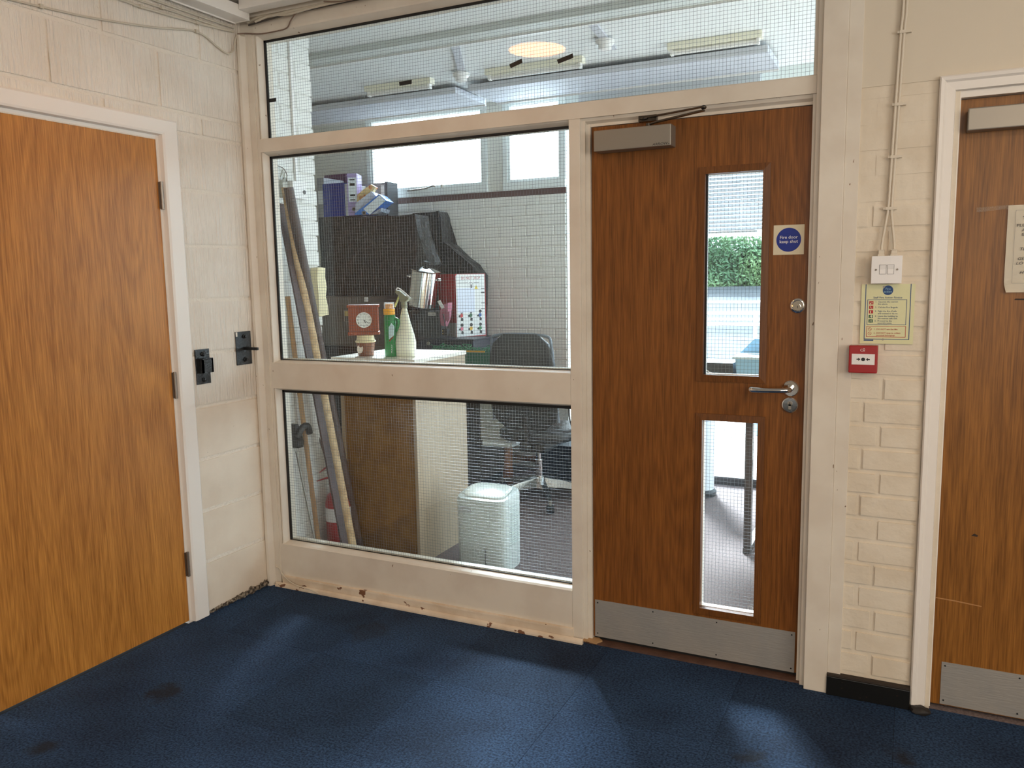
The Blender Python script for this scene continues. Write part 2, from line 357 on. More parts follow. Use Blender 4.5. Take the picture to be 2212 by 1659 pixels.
for z0, z1 in ((1.722, 1.826), (.962, 1.067), (.205, .307)):
    h = obj('hinge', one(box, -.012, -.001, -.497, -.479, z0, z1), m_hinge, d1)
    bm = B(); cyl(bm, (.004, -.488, z0-.002), (.004, -.488, z1+.002), .0062, n=12)
    for q in (.2, .4, .6, .8): cyl(bm, (.004, -.488, z0+(z1-z0)*q-.0008), (.004, -.488, z0+(z1-z0)*q+.0008), .0069, n=12)
    obj('knuckle', bm, m_hinge, h, True)
# ------------------------------------------------------------------ glazed timber screen (front face at y = 0)
scr = struct('window_1', B(), None, 'cream painted timber screen with three wired glass panes')
XB, XP = 1.543, 1.587
# left-hand mouldings
bm = B(); prism(bm, [(.0, .01), (.0, -.028), (.008, -.034), (.02, -.032), (.028, -.02), (.034, -.010), (.034, .01)], 'z', .0, 2.50)
obj('cover_mould', bm, m_paint, scr)
bm = B(); box(bm, .034, .064, -.004, .05, .0, 2.50); obj('stile', bm, m_paint, scr)
bm = B(); box(bm, .064, .078, .001, .05, .03, 2.50); obj('stile', bm, m_paint, scr)
for z0, z1 in ((.217, .93), (1.072, 1.982), (2.053, 2.475)):
    bm = B(); prism(bm, [(.079, .05), (.079, .004), (.083, .0), (.088, .001), (.097, .034), (.097, .05)], 'z', z0-.012, z1+.012); obj('glazing_bead', bm, m_paint, scr)
# rails: profile (y, z)
def rail(name, poly, x0, x1, mm=m_paint): return obj(name, one(prism, poly, 'x', x0, x1), mm, scr)
rail('transom', [(0, 1.995), (0, 2.050), (.003, 2.053), (.05, 2.053), (.05, 1.995)], .064, 2.397)
rail('glazing_bead', [(.006, 1.995), (.012, 1.990), (.036, 1.980), (.05, 1.980), (.05, 1.995)], .079, XB)
rail('mid_rail', [(0, .944), (0, 1.060), (.006, 1.064), (.034, 1.071), (.07, 1.071), (.07, .932), (.034, .932), (.006, .940)], .0785, XB)
rail('bottom_rail', [(0, .052), (0, .198), (.07, .198), (.07, .052)], .0785, XB)
rail('glazing_bead', [(-.002, .198), (-.002, .204), (.008, .209), (.034, .216), (.07, .216), (.07, .198)], .079, XB)
rail('ledge', [(-.012, .046), (-.011, .051), (.0, .053), (.05, .053), (.05, .0), (-.010, .0)], .0785, XB+.006, m_paint_worn)
rail('shoe_mould', [(-.012, .0), (-.012, .019), (-.016, .021), (-.024, .015), (-.027, .007), (-.027, 0)], .045, XP+.006, m_paint_worn)
# head of the screen
rail('head_rail', [(0, 2.50), (0, 2.56), (.06, 2.56), (.06, 2.50)], .0, 2.6)
rail('head_mould', [(-.006, 2.50), (-.002, 2.492), (.010, 2.486), (.034, 2.474), (.06, 2.474), (.06, 2.52), (-.006, 2.52)], .079, 2.6)
# mullion between the panes and the fire door
bm = B(); box(bm, XB, XP, 0.0, .08, .0, 1.9948, bev=.002); obj('mullion', bm, m_paint, scr)
# panes, black gap-shadow strips and the wire inside the glass
def wires(x0, x1, z0, z1, y, p=.0127, r=.0005, name='wire_mesh', parent=None, k=14):
    bm = B(); tris = []
    def wob(a, b, s): return noise.noise(Vector((a*7, b*7, s)))*.0011
    nx = int((x1-x0)/p); nz = int((z1-z0)/p)
    for i in range(1, nx+1):
        x = x0+i*p-.004; ns = max(3, int((z1-z0)*k))
        tube(bm, [Vector((x+wob(x, z0+(z1-z0)*j/ns, 1), y, z0+(z1-z0)*j/ns)) for j in range(ns+1)], r, n=3)
    for i in range(1, nz+1):
        z = z0+i*p-.006; ns = max(3, int((x1-x0)*k))
        tube(bm, [Vector((x0+(x1-x0)*j/ns, y, z+wob(x0+(x1-x0)*j/ns, z, 9)+.0012*math.sin((x0+(x1-x0)*j/ns)*5))) for j in range(ns+1)], r, n=3)
    o = obj(name, bm, m_wire, parent); o['kind'] = 'stuff'; return o
def pane(x0, x1, z0, z1, y, parent, name='pane', mm=m_glass, w=True, edge_strip=True):
    o = obj(name, bx(x0, x1, y-.003, y+.003, z0, z1), mm, parent)
    if w: wires(x0, x1, z0, z1, y, parent=o)
    return o
YG = .042
PANE_RECTS = [(.097, XB, 1.0715, 1.980, .006), (.097, XB, .217, .931, .006), (.097, 2.392, 2.054, 2.474, .006)]
for (x0, x1, z0, z1, g) in PANE_RECTS:
    pane(x0+.001, x1-.001, z0+.001, z1-.001, YG, scr)
    bm = B(); gs = .011
    box(bm, x0-.001, x0+gs, .0342, YG-.0032, z0, z1); box(bm, x0, x1, .0342, YG-.0032, z1-gs*.9, z1)
    box(bm, x0, x1, .036, YG-.0032, z0, z0+.003); obj('gap_shadow_strip', bm, m_black, scr)  # black strips stand in for the gap shadow between bead and glass
    # glazing stop on the office side
    bm = B(); box(bm, x0, x0+.008, YG+.0032, .075, z0, z1); box(bm, x1-.010, x1, YG+.0032, .075, z0, z1); box(bm, x0+.008, x1-.010, YG+.0032, .075, z0, z0+.006); box(bm, x0+.008, x1-.010, YG+.0032, .075, z1-.008, z1)
    obj('glazing_stop', bm, m_paint, scr)
# scraps of black tape left on the top pane
for (xa, za, xb_, zb) in ((.793, 2.215, .851, 2.214), (1.292, 2.222, 1.342, 2.234), (1.487, 2.214, 1.547, 2.226), (.092, 2.222, .147, 2.220)):
    d = Vector((xb_-xa, 0, zb-za)); nrm = Vector((-d.z, 0, d.x)).normalized()*.009; yv = YG-.0036
    bm = B(); pts = [Vector((xa, 0, za))-nrm, Vector((xb_, 0, zb))-nrm*.8, Vector((xb_+.001, 0, zb))+nrm, Vector((xa-.002, 0, za))+nrm*.7]
    prism(bm, [(q.x, q.z) for q in pts], 'y', yv-.0006, yv)
    obj('tape_scrap', bm, m_blk, scr)
# ------------------------------------------------------------------ fire door and its lining
lin = struct('trim_3', B(), None, 'cream painted lining and casing of the glazed fire door')
bm = B(); box(bm, XP, 1.603, .010, .1, .0, 1.986); box(bm, 1.603, 1.618, .022, .1, 0, 1.975); obj('jamb', bm, m_paint, lin)
bm = B(); prism(bm, [(.008, 1.9948), (.014, 1.984), (.028, 1.976), (.028, 1.966), (.1, 1.966), (.1, 1.9948)], 'x', XP, 2.396); obj('head_lining', bm, m_paint, lin)
bm = B(); box(bm, 2.384, 2.396, .008, .1, .0, 2.60); obj('jamb', bm, m_paint, lin)
bm = B(); box(bm, 2.396, 2.412, -.010, .09, .0, 2.60, bev=.001); obj('post_face', bm, m_paint, lin)
bm = B(); box(bm, 2.413, 2.487, -.034, .03, .0, 2.60, bev=.002); obj('casing_board', bm, m_paint, lin)
bm = B(); box(bm, 2.4872, 2.529, -.026, .02, .069, 2.60, bev=.001); obj('cover_strip', bm, m_paint, lin)
DX0, DX1, DZ0, DZ1, DY = 1.6205, 2.3815, .021, 1.964, .032
d2 = struct('door_2', B(), None, 'dark oak veneered fire door with two narrow wired glass panels')
bm = B(); VX0, VX1 = 2.036, 2.233; V1 = (1.072, 1.772); V2 = (.205, .912)
box(bm, DX0, VX0, DY, DY+.044, DZ0, DZ1); box(bm, VX1, DX1, DY, DY+.044, DZ0, DZ1)
box(bm, VX0, VX1, DY, DY+.044, DZ0, V2[0]); box(bm, VX0, VX1, DY, DY+.044, V2[1], V1[0]); box(bm, VX0, VX1, DY, DY+.044, V1[1], DZ1)
obj('leaf', bm, m_oak2, d2)
obj('light_gap_filler', bx(DX0+.001, DX1-.001, DY+.012, DY+.034, .0065, .0208), m_blk, d2)  # black strip added to block light leaking under the door
for (z0, z1) in (V1, V2):
    bm = B(); w_ = .022; y0 = DY-.006
    outer = [(VX0-w_, z0-w_), (VX1+w_, z0-w_), (VX1+w_, z1+w_), (VX0-w_, z1+w_)]; inner = [(VX0+.002, z0+.002), (VX1-.002, z0+.002), (VX1-.002, z1-.002), (VX0+.002, z1-.002)]
    for i in range(4):
        j = (i+1) % 4; o0, o1, i0, i1 = outer[i], outer[j], inner[i], inner[j]
        f = [(o0[0], DY+.001, o0[1]), (o1[0], DY+.001, o1[1]), (o1[0], y0, o1[1]), (o0[0], y0, o0[1]), (i0[0], y0-.002, i0[1]), (i1[0], y0-.002, i1[1]), (i1[0], DY+.018, i1[1]), (i0[0], DY+.018, i0[1])]
        v = [bm.verts.new(q) for q in f]
        for a in ((0,1,2,3), (3,2,5,4), (4,5,6,7)): bm.faces.new([v[q] for q in a])
    fr_ = obj('bead_frame', bm, m_oakf, d2)
    bm = B(); yb = DY+.018
    box(bm, VX0, VX0+.004, yb, DY+.044, z0, z1); box(bm, VX1-.004, VX1, yb, DY+.044, z0, z1); box(bm, VX0, VX1, yb, DY+.044, z0, z0+.004); box(bm, VX0, VX1, yb, DY+.044, z1-.004, z1)
    obj('white_edge', bm, m_paint_lite, fr_)
    pane(VX0+.004, VX1-.004, z0+.004, z1-.004, DY+.022, d2)
obj('gap_shadow_strip', bx(VX0+.002, VX0+.008, DY+.008, DY+.019, V1[0], V1[1]), m_black, d2)
bm = B(); tube(bm, [Vector((2.216+.0085*math.cos(q*.2618), DY+.0182, .226+.0085*math.sin(q*.2618))) for q in range(25)], .0006, 5); obj('glass_mark', bm, m_white, d2)
# kick plate
kp = obj('kick_plate', bx(1.627, 2.374, DY-.0022, DY-.0002, .021, .171), m_steel, d2)
for x in (1.638, 1.86, 2.10, 2.363):
    for z in (.035, .160): obj('screw', one(cyl, (x, DY-.0022, z), (x, DY-.0034, z), .0028, n=8), m_blk, kp)
# lever handle, roses, cylinder
hd = obj('lever_rose', one(lathe, [(.027, 0), (.027, .006), (.024, .009), (.012, .009)], (2.337, DY-.0002, 1.037), 32, Vector((0,-1,0))), m_chrome, d2, True)
pts = smoothpath([(2.337, DY-.006, 1.037), (2.337, DY-.035, 1.037), (2.333, DY-.052, 1.037), (2.318, DY-.060, 1.036), (2.26, DY-.060, 1.034), (2.222, DY-.058, 1.034), (2.212, DY-.050, 1.034), (2.211, DY-.030, 1.034)], 5)
obj('lever', one(tube, pts, .0095, 14), m_chrome, hd, True)
ro = obj('lock_rose', one(lathe, [(.0265, 0), (.0265, .006), (.0235, .0085), (.001, .0085)], (2.3365, DY-.0002, .980), 32, Vector((0,-1,0))), m_chrome, d2, True)
bm = B(); cyl(bm, (2.3365, DY-.0075, .986), (2.3365, DY-.0115, .986), .0085, n=20); box(bm, 2.332, 2.341, DY-.0115, DY-.0075, .966, .986); obj('cylinder', bm, m_silver, ro, True)
obj('keyway', bx(2.3355, 2.3375, DY-.0125, DY-.0117, .982, .990), m_blk, ro)
ro = obj('night_latch', one(lathe, [(.024, 0), (.024, .007), (.020, .010), (.0185, .010), (.0165, .006), (.001, .006)], (2.353, DY-.0002, 1.318), 32, Vector((0,-1,0))), m_chrome, d2, True)
obj('cylinder', one(cyl, (2.353, DY-.0058, 1.314), (2.353, DY-.0105, 1.314), .0095, n=20), m_chrome, ro, True)
obj('keyway', bx(2.352, 2.354, DY-.0113, DY-.0107, 1.309, 1.318), m_blk, ro)
# overhead closer
cl = obj('closer_body', bx(1.652, 1.932, -.034, DY-.0006, 1.868, 1.940, bev=.003), m_silver, d2)
text('maker_lettering', 'ARROW', .0115, (1.921, -.0343, 1.8715), m_blk, cl, align='RIGHT', shear=.2, sc=1.25)
obj('maker_lettering', bx(1.923, 1.927, -.0345, -.0341, 1.8735, 1.875), m_blk, cl)
A_ = Vector((1.829, -.006, 1.962)); Bq = Vector((2.056, -.092, 1.966)); C_ = Vector((1.845, -.006, 1.944))
arm = B()
def flatbar(bm, a, b, w, t):
    d = (b-a); L = d.length; q = Vector((1,0,0)).rotation_difference(d).to_matrix().to_4x4(); q.translation = (a+b)/2
    vs = box(bm, -L/2, L/2, -w/2, w/2, -t/2, t/2); xform(bm, vs, q)
flatbar(arm, A_+Vector((0,0,.010)), Bq+Vector((0,0,.006)), .014, .004); sph(arm, Bq+Vector((0,0,.004)), .010, (1,1,.7)); sph(arm, A_+Vector((0,0,.008)), .011, (1.6,1,.6))
box(arm, A_.x-.02, A_.x+.045, -.008, .010, 1.960, 1.980)
obj('closer_forearm', arm, m_dkbrass, cl, True)
arm = B(); flatbar(arm, C_+Vector((.0, 0, .004)), C_+Vector((.03, -.012, .008)), .014, .004); flatbar(arm, C_+Vector((.03, -.012, .008)), Bq+Vector((0,0,-.006)), .016, .005); cyl(arm, C_, C_+Vector((0,0,.009)), .009)
obj('closer_arm', arm, m_dkbrass, cl, True)
# fire door sign
m_bluesign = mat('sign_blue', srgb(0, 36, 134), .5)
sg = thing('door_sign', 'square Fire door keep shut sign with blue disc on the fire door', 'sign', (2.3175, DY, 1.488))
obj('plate', bx(2.2685, 2.3665, DY-.0016, DY-.0001, 1.488, 1.586), mat('sign_cream', srgb(214, 204, 176), .45), sg)
obj('disc', one(cyl, (2.3175, DY-.0019, 1.537), (2.3175, DY-.0016, 1.537), .0395, n=48), m_bluesign, sg)
for s, z in (('Fire door', 1.5405), ('keep shut', 1.5265)): text('lettering', s, .0150, (2.3175, DY-.0021, z), m_white, sg, sc=1.0)
# ------------------------------------------------------------------ brick pier to the right of the fire door
wr = struct('wall_front', B(), None, 'cream painted brick wall between the two doors on the right')
BY = -.019
bm = B(); box(bm, 2.49, 2.80, BY+.004, .1, 0, 2.0); box(bm, 2.49, 6.0, BY+.006, .1, 2.0, 2.78); box(bm, 3.66, 6.0, BY+.004, .1, 0, 2.0); obj('mortar_bed', bm, m_brick, wr)
z = .081; k = 0; PT = .0778
while z < 2.0:
    js = [2.48, 2.618+random.uniform(-.004,.004), 2.745] if k % 2 == 0 else [2.48, 2.566+random.uniform(-.004,.004), 2.745]
    hgt = min(PT, 1.99-z)
    for a, b in zip(js, js[1:]):
        g = .0042; bm = bx(a+g, b-g, BY-.0005, BY+.03, z+g, z+hgt-g)
        fade = 1 if z < 1.62 else .35
        bmesh.ops.bevel(bm, geom=[e for e in bm.edges if all(v.co.y < BY+.01 for v in e.verts)], offset=.004, segments=2, affect='EDGES')
        dy = random.uniform(-.0015, .0015)*fade + (.003 if z > 1.62 else 0)
        for v in bm.verts: v.co.y += dy; v.co += noise.noise_vector(v.co*60)*.0016
        obj('brick', bm, m_brick, wr, True)
    z += PT; k += 1
obj('plaster_panel', bx(2.529, 6.0, BY+.0005, BY+.005, 1.992, 2.62), m_plaster, wr)
sk = struct('baseboard_front', bx(2.4875, 2.7425, -.042, BY, .0, .066, bev=.002), m_skirt, 'short black painted skirting board under the brick pier')
obj('timber_ground', bx(2.488, 2.742, -.038, BY+.002, .066, .073), mat('raw_dark_timber', (.03,.02,.014), .8, bump=.5), sk)
# ------------------------------------------------------------------ right-hand door
a3 = struct('trim_4', B(), None, 'white painted architrave of the oak door at the right edge')
def arch(bm, pts2):   # profile across x,y extruded in z
    prism(bm, pts2, 'z', .018, 1.9985)
bm = B(); arch(bm, [(2.7435, BY+.002), (2.7435, -.034), (2.748, -.038), (2.757, -.036), (2.763, -.030), (2.786, -.028), (2.788, -.022), (2.788, BY+.03)])
for v in bm.verts:
    if v.co.z > 1.5: v.co.z = 1.9985-(v.co.x-2.7435)*1.0
obj('architrave', bm, m_paint_lite, a3)
bm = B(); prof = [(-.034, 0), (-.038, .0045), (-.036, .0135), (-.030, .0195), (-.028, .0425), (-.022, .0445), (BY+.03, .0445), (BY+.002, 0)]
va = [bm.verts.new((2.7435+d, y, 1.9985-d)) for y, d in prof]; vb = [bm.verts.new((3.62-d, y, 1.9985-d)) for y, d in prof]
bm.faces.new(va); bm.faces.new(vb[::-1])
for i in range(8): bm.faces.new((va[i], va[(i+1)%8], vb[(i+1)%8], vb[i]))
obj('architrave', bm, m_paint_lite, a3)
bm = B(); box(bm, 2.788, 2.803, -.010, .1, .012, 1.954); box(bm, 2.803, 3.6, -.010, .1, 1.935, 1.954); obj('jamb', bm, m_paint_lite, a3)
d3 = struct('door_3', bx(2.8035, 3.56, .018, .062, .012, 1.933), m_oak3, 'oak veneered door cut off by the right edge of the photo')
kp = obj('kick_plate', bx(2.832, 3.53, .0158, .0178, .015, .160), m_steel, d3)
for x in (2.842, 3.05, 3.5):
    for z in (.029, .148): obj('screw', one(cyl, (x, .0158, z), (x, .0144, z), .0028, n=8), m_blk, kp)
cl = obj('closer_body', bx(2.822, 3.09, -.040, .0175, 1.834, 1.898, bev=.003), m_silver, d3)
obj('closer_arm', bx(2.98, 3.3, -.02, -.004, 1.905, 1.910), m_dkbrass, cl)
obj('scratch', one(prism, [(2.793+.012, .372), (2.86, .369), (2.935, .363), (2.935, .366), (2.86, .373), (2.805, .375)], 'y', .0176, .0178), mat('scratch_pale', srgb(176,128,80), .6), d3)
m_scf = mat('dark_scuff', (.03, .015, .008), .7)
for nm_, pts_ in (('scuff_mark', [(2.895, .592), (2.912, .591), (2.914, .596), (2.903, .600)]), ('scuff_mark', [(2.972, 1.335), (3.02, 1.334), (3.02, 1.339), (2.975, 1.339)])): obj(nm_, one(prism, pts_, 'y', .0174, .0178), m_scf, d3)
# paper notice
pn = thing('paper_notice', 'crumpled white notice with bold capitals taped to the right-hand door', 'notice', (3.04, .017, 1.36))
bm = B()
for i in range(25):
    for j in range(25):
        u, v = i/24, j/24; x = 2.942+.205*u; zz = 1.358+.257*v
        y = .0115 - .003*abs(noise.noise(Vector((x*22, zz*16, 1)))) - .010*max(0, .12-v)/.12*max(0, 1-u*2.5)*.9
        bm.verts.new((x + (.006*max(0, .10-v)/.10 if u < .3 else 0) , y, zz))
bm.verts.ensure_lookup_table()
for i in range(24):
    for j in range(24): bm.faces.new([bm.verts[q] for q in (i*25+j, (i+1)*25+j, (i+1)*25+j+1, i*25+j+1)])
bmesh.ops.solidify(bm, geom=list(bm.faces), thickness=.0005)
obj('sheet', bm, mat('laminated_paper', srgb(244, 238, 222), .4), pn, True)
m_ink = mat('print_ink', (.012,.012,.014), .5)
bm = B(); yk = .0075
for q in ((2.962, 3.13, 1.385, 1.3856), (2.962, 3.13, 1.5995, 1.600), (2.962, 2.9625, 1.385, 1.6)): box(bm, q[0], q[1], yk, yk+.0002, q[2], q[3])
obj('printed_border', bm, mat('thin_grey_ink', (.2,.2,.2), .5), pn)
for s, x, z, sh in (('T', 2.9805, 1.5735, .0), ('PLEASE', 2.966, 1.5515, 0), ('A', 2.980, 1.5375, 0), ('S', 2.980, 1.5245, 0), ('TE', 2.976, 1.482, .25), ('GE', 2.972, 1.454, .25), ('LO', 2.969, 1.4405, .25), ('H', 2.980, 1.413, .25)):
    text('lettering', s, .0115, (x, yk, z), m_ink, pn, align='LEFT', shear=sh, sc=1.25, depth=.0003)
bm = B()
prism(bm, [(2.86, 1.599), (2.955, 1.607), (2.955, 1.618), (2.86, 1.613)], 'y', .0166, .0172)
obj('tape', bm, glass('clear_tape', r0=.004, haze=.02), pn)
# rubber lump at the foot of the casing
bm = one(sph, (2.775, -.045, .008), .028, (1.1, .75, .5), 14); lump(bm, .006, 60)
for v in bm.verts: v.co.z = max(.0005, v.co.z)
tag(obj('rubber_wedge', bm, mat('dirty_rubber', (.012, .009, .007), .6), None, True), 'dark scuffed rubber wedge on the carpet at the right casing foot', 'door wedge')
# ------------------------------------------------------------------ switch, cables, notice, call point
sw = thing('light_switch', 'white double light switch on the brick pier', 'light switch', (2.621, BY, 1.39))
obj('back_box', bx(2.582, 2.660, -.054, BY-.0005, 1.392, 1.472, bev=.002), m_white, sw)
obj('face_plate', bx(2.5775, 2.6645, -.060, -.0535, 1.3895, 1.4745, bev=.0015), m_white, sw)
for x in (2.6105, 2.6325):
    bm = B(); prism(bm, [(-.0602, 1.419), (-.0602, 1.4465), (-.0632, 1.4465), (-.0612, 1.433), (-.0622, 1.419)], 'x', x-.0088, x+.0088); obj('rocker', bm, m_white, sw)
    obj('rocker_gap', bx(x-.0098, x+.0098, -.0603, -.0600, 1.418, 1.4475), mat('gap_grey', (.12,.12,.12), .6), sw)
for x in (2.591, 2.651):
    obj('screw', one(cyl, (x, -.0602, 1.432), (x, -.0612, 1.432), .0032, n=12), m_dkbrass, sw)
for x in (2.604, 2.640):
    bm = B(); box(bm, x-.010, x+.010, -.050, -.028, 1.4745, 1.480); box(bm, x-.008, x+.008, -.048, -.030, 1.480, 1.492, bev=.001); box(bm, x-.010, x+.009, -.050, -.028, 1.492, 1.494); obj('cable_gland', bm, m_cable, sw)
zz = [2.60, 2.235, 2.14, 1.93, 1.775, 1.632]
cxs = [2.640, 2.6415, 2.6375, 2.631, 2.627, 2.623]
for s, nm in ((-1, 'left-hand'), (1, 'right-hand')):
    ct = thing('cable', 'white %s cable of the pair running down to the double light switch' % nm, 'cable', (2.622+s*.018, -.035, 1.49))
    pts = [(x+s*.0048, -.030, z_) for x, z_ in zip(cxs, zz)] + [(2.622+s*.0075, -.032, 1.59), (2.622+s*.0165, -.036, 1.52), (2.622+s*.018, -.038, 1.494)]
    obj('sheath', one(tube, smoothpath(pts, 6), .0040, 10), m_cable, ct, True)
    if s < 0:
        for z_, xx in ((2.14, 2.6415), (1.93, 2.6355), (1.775, 2.630), (1.62, 2.6225)):
            bm = B(); box(bm, xx-.012, xx+.012, -.0365, -.0335, z_-.0045, z_+.0045); box(bm, xx-.018, xx-.010, -.034, BY-.001, z_-.0035, z_+.0035); box(bm, xx+.010, xx+.020, -.034, BY-.001, z_-.0035, z_+.0035)
            obj('clip', bm, m_cable, ct)
# fire action notice
NZ0, NZ1, NX0, NX1 = 1.199, 1.387, 2.5505, 2.7035
nt_ = thing('fire_action_notice', 'pale yellow Staff Fire Action Notice with blue and red boxes on the brick pier', 'notice', (2.627, BY, NZ0))
YN = BY-.006
obj('plate', bx(NX0, NX1, YN, BY-.002, NZ0, NZ1), mat('photoluminescent_yellow', srgb(216, 214, 168), .4), nt_)
m_nb = mat('notice_blue', srgb(22, 66, 120), .5); m_nr = mat('notice_red', srgb(176, 34, 34), .5); m_ng = mat('notice_green', srgb(16, 84, 48), .5)
def U(u): return NX0+(NX1-NX0)*u
def V(v): return NZ1-(NZ1-NZ0)*v
def bar(bm, u0, u1, v0, v1): box(bm, U(u0), U(u1), YN-.0003, YN-.00002, V(v1), V(v0))
bm = B(); bar(bm, .075, .09, 0.0, .925); bar(bm, .915, .93, .0, .925); bar(bm, .075, .93, .915, .925)
for (u0, u1, v0, v1) in ((.12, .86, .255, .262), (.12, .86, .672, .680), (.12, .130, .255, .68), (.85, .86, .255, .68)): bar(bm, u0, u1, v0, v1)
bar(bm, .075, .26, .930, .952)
obj('blue_border', bm, m_nb, nt_)
bm = B()
for (u0, u1, v0, v1) in ((.12, .86, .700, .707), (.12, .86, .878, .886), (.12, .130, .70, .886), (.85, .86, .70, .886)): bar(bm, u0, u1, v0, v1)
obj('red_border', bm, m_nr, nt_)
obj('blue_disc', one(cyl, (U(.5), YN-.0005, V(.102)), (U(.5), YN-.0001, V(.102)), .0150, n=36), m_nb, nt_)
m_lt = mat('faded_lettering', srgb(150, 190, 205), .5)
for s, v in (('Fire', .095), ('action', .140)): text('lettering', s, .0095, (U(.5), YN-.0007, V(v)), m_lt, nt_)
text('lettering', 'Staff Fire Action Notice', .0088, (U(.5), YN-.0004, V(.238)), m_nb, nt_, sc=.98)
rows = [(.305, '1.', 'Operate the nearest'), (.342, '', 'fire alarm.'), (.398, '2.', 'Call the Fire Brigade.'), (.462, '3.', 'Fight the fire, if safe'), (.500, '', 'and trained to do so.'), (.545, '4.', 'Leave the building by'), (.583, '', 'the nearest safe exit.'), (.625, '5.', 'Proceed to the'), (.661, '', 'assembly point.')]
for v, a, s in rows:
    if a: text('lettering', a, .0068, (U(.27), YN-.0004, V(v)), m_nb, nt_, align='LEFT')
    text('lettering', s, .0068, (U(.325), YN-.0004, V(v)), m_nb, nt_, align='LEFT', sc=1.0)
for v, a, s in ((.765, '1.', 'DO NOT use the lifts.'), (.828, '2.', 'DO NOT stop to collect'), (.866, '', 'personal belongings.')):
    if a: text('lettering', a, .0068, (U(.26), YN-.0004, V(v)), m_nr, nt_, align='LEFT')
    text('lettering', s, .0068, (U(.31), YN-.0004, V(v)), m_nr, nt_, align='LEFT')
for v, mm in ((.310, m_nr), (.385, m_nr), (.462, m_nr), (.540, m_ng), (.615, m_ng)):
    p_ = obj('pictogram', bx(U(.155), U(.235), YN-.0003, YN-.00002, V(v+.027), V(v-.027)), mm, nt_)
    c_ = Vector((U(.195), YN-.0004, V(v)))
    bm = B()
    if mm is m_ng and v > .6: 
        for a in (45, 135, 225, 315):
            d = Vector((math.cos(R(a)), 0, math.sin(R(a)))); flatbar(bm, c_+d*.0012, c_+d*.0045, .0002, .0012)
    elif mm is m_ng: box(bm, c_.x+.001, c_.x+.004, c_.y-.0001, c_.y, c_.z-.004, c_.z+.004); flatbar(bm, c_+Vector((-.003,0,-.003)), c_+Vector((0,0,.003)), .0002, .0016)
    elif v < .35: cyl(bm, c_+Vector((.002,0,0)), c_+Vector((.002,-.0001,0)), .0016, n=12); box(bm, c_.x-.004, c_.x-.001, c_.y-.0001, c_.y, c_.z-.004, c_.z)
    elif v < .42: flatbar(bm, c_+Vector((-.003,0,.003)), c_+Vector((-.001,0,-.002)), .0002, .0014); flatbar(bm, c_+Vector((-.001,0,-.002)), c_+Vector((.003,0,-.003)), .0002, .0014)
    else: box(bm, c_.x-.0025, c_.x, c_.y-.0001, c_.y, c_.z-.004, c_.z+.0035)
    obj('symbol', bm, mat('symbol_pale', srgb(226,222,190), .5), p_)
for v in (.752, .825):
    bm = B(); c_ = Vector((U(.185), YN-.0003, V(v)))
    ring = [c_+Vector((math.cos(a*.2618)*.0048, 0, math.sin(a*.2618)*.0048)) for a in range(25)]
    tube(bm, ring, .0005, 5); flatbar(bm, c_+Vector((-.0034,0,.0034)), c_+Vector((.0034,0,-.0034)), .0003, .0009)
    obj('prohibition_mark', bm, m_nr, nt_)
for u, v in ((.42, .045), (.44, .925)):
    obj('screw', one(cyl, (U(u), YN-.0012, V(v)), (U(u), YN-.0001, V(v)), .0034, n=14), m_silver, nt_)
# call point
cpn = thing('fire_alarm_call_point', 'red break-glass fire alarm call point below the yellow notice', 'call point', (2.563, BY, 1.107))
obj('housing', bx(2.522, 2.606, -.064, -.027, 1.108, 1.195, bev=.003), m_red, cpn)
obj('window_panel', bx(2.531, 2.598, -.0652, -.0642, 1.135, 1.169), m_white, cpn)
obj('target_dot', one(cyl, (2.5645, -.0656, 1.152), (2.5645, -.0652, 1.152), .0058, n=20), m_blk, cpn)
bm = B()
for s in (-1, 1):
    prism(bm, [(2.5645+s*.0085, 1.152), (2.5645+s*.014, 1.1575), (2.5645+s*.014, 1.1535), (2.5645+s*.0195, 1.1535), (2.5645+s*.0195, 1.1505), (2.5645+s*.014, 1.1505), (2.5645+s*.014, 1.1465)], 'y', -.0656, -.0652)
obj('arrows', bm, m_blk, cpn)
bm = B(); ring = [Vector((2.560+math.cos(a)*.0042, -.0643, 1.181+math.sin(a)*.0036)) for a in [R(q) for q in range(60, 301, 24)]]
tube(bm, ring, .0006, 4); ring = [Vector((2.566+.0025*math.cos(a)*.9, -.0643, 1.183+.004*math.sin(a))) for a in [R(q) for q in range(0, 361, 30)]]; tube(bm, ring, .0006, 4)
flatbar(bm, Vector((2.560, -.0643, 1.178)), Vector((2.569, -.0643, 1.178)), .0006, .001)
obj('flame_symbol', bm, m_white, cpn)
# ------------------------------------------------------------------ black latch plates on the left wall
lp = thing('latch_plate', 'black steel plate with a projecting pin near the corner', 'latch', (0, -.095, 1.06))
obj('plate', bx(.001, .005, -.142, -.049, 1.060, 1.209, bev=.001), m_blackp, lp)
obj('pin', bx(.005, .085, -.099, -.088, 1.126, 1.139, bev=.002), m_blackp, lp)
for z_ in (1.187, 1.083): obj('bolt', one(lathe, [(.010, 0), (.010, .004), (.006, .006), (.006, .014), (.0045, .015)], (.005, -.092, z_), 14, Vector((1,0,0))), m_blackp, lp, True)
obj('paint_smear', bx(.0051, .0056, -.141, -.131, 1.188, 1.207), m_paint, lp)
lk = thing('latch_keeper', 'black steel keeper with a raised staple beside the white architrave', 'latch', (0, -.335, 1.0))
obj('plate', bx(.001, .005, -.376, -.299, 1.002, 1.150, bev=.001), m_blackp, lk)
bm = B(); box(bm, .005, .030, -.362, -.354, 1.050, 1.108); box(bm, .005, .030, -.312, -.304, 1.050, 1.108); box(bm, .024, .030, -.362, -.304, 1.050, 1.108); box(bm, .005, .030, -.362, -.304, 1.106, 1.112); obj('staple', bm, m_blackp, lk)
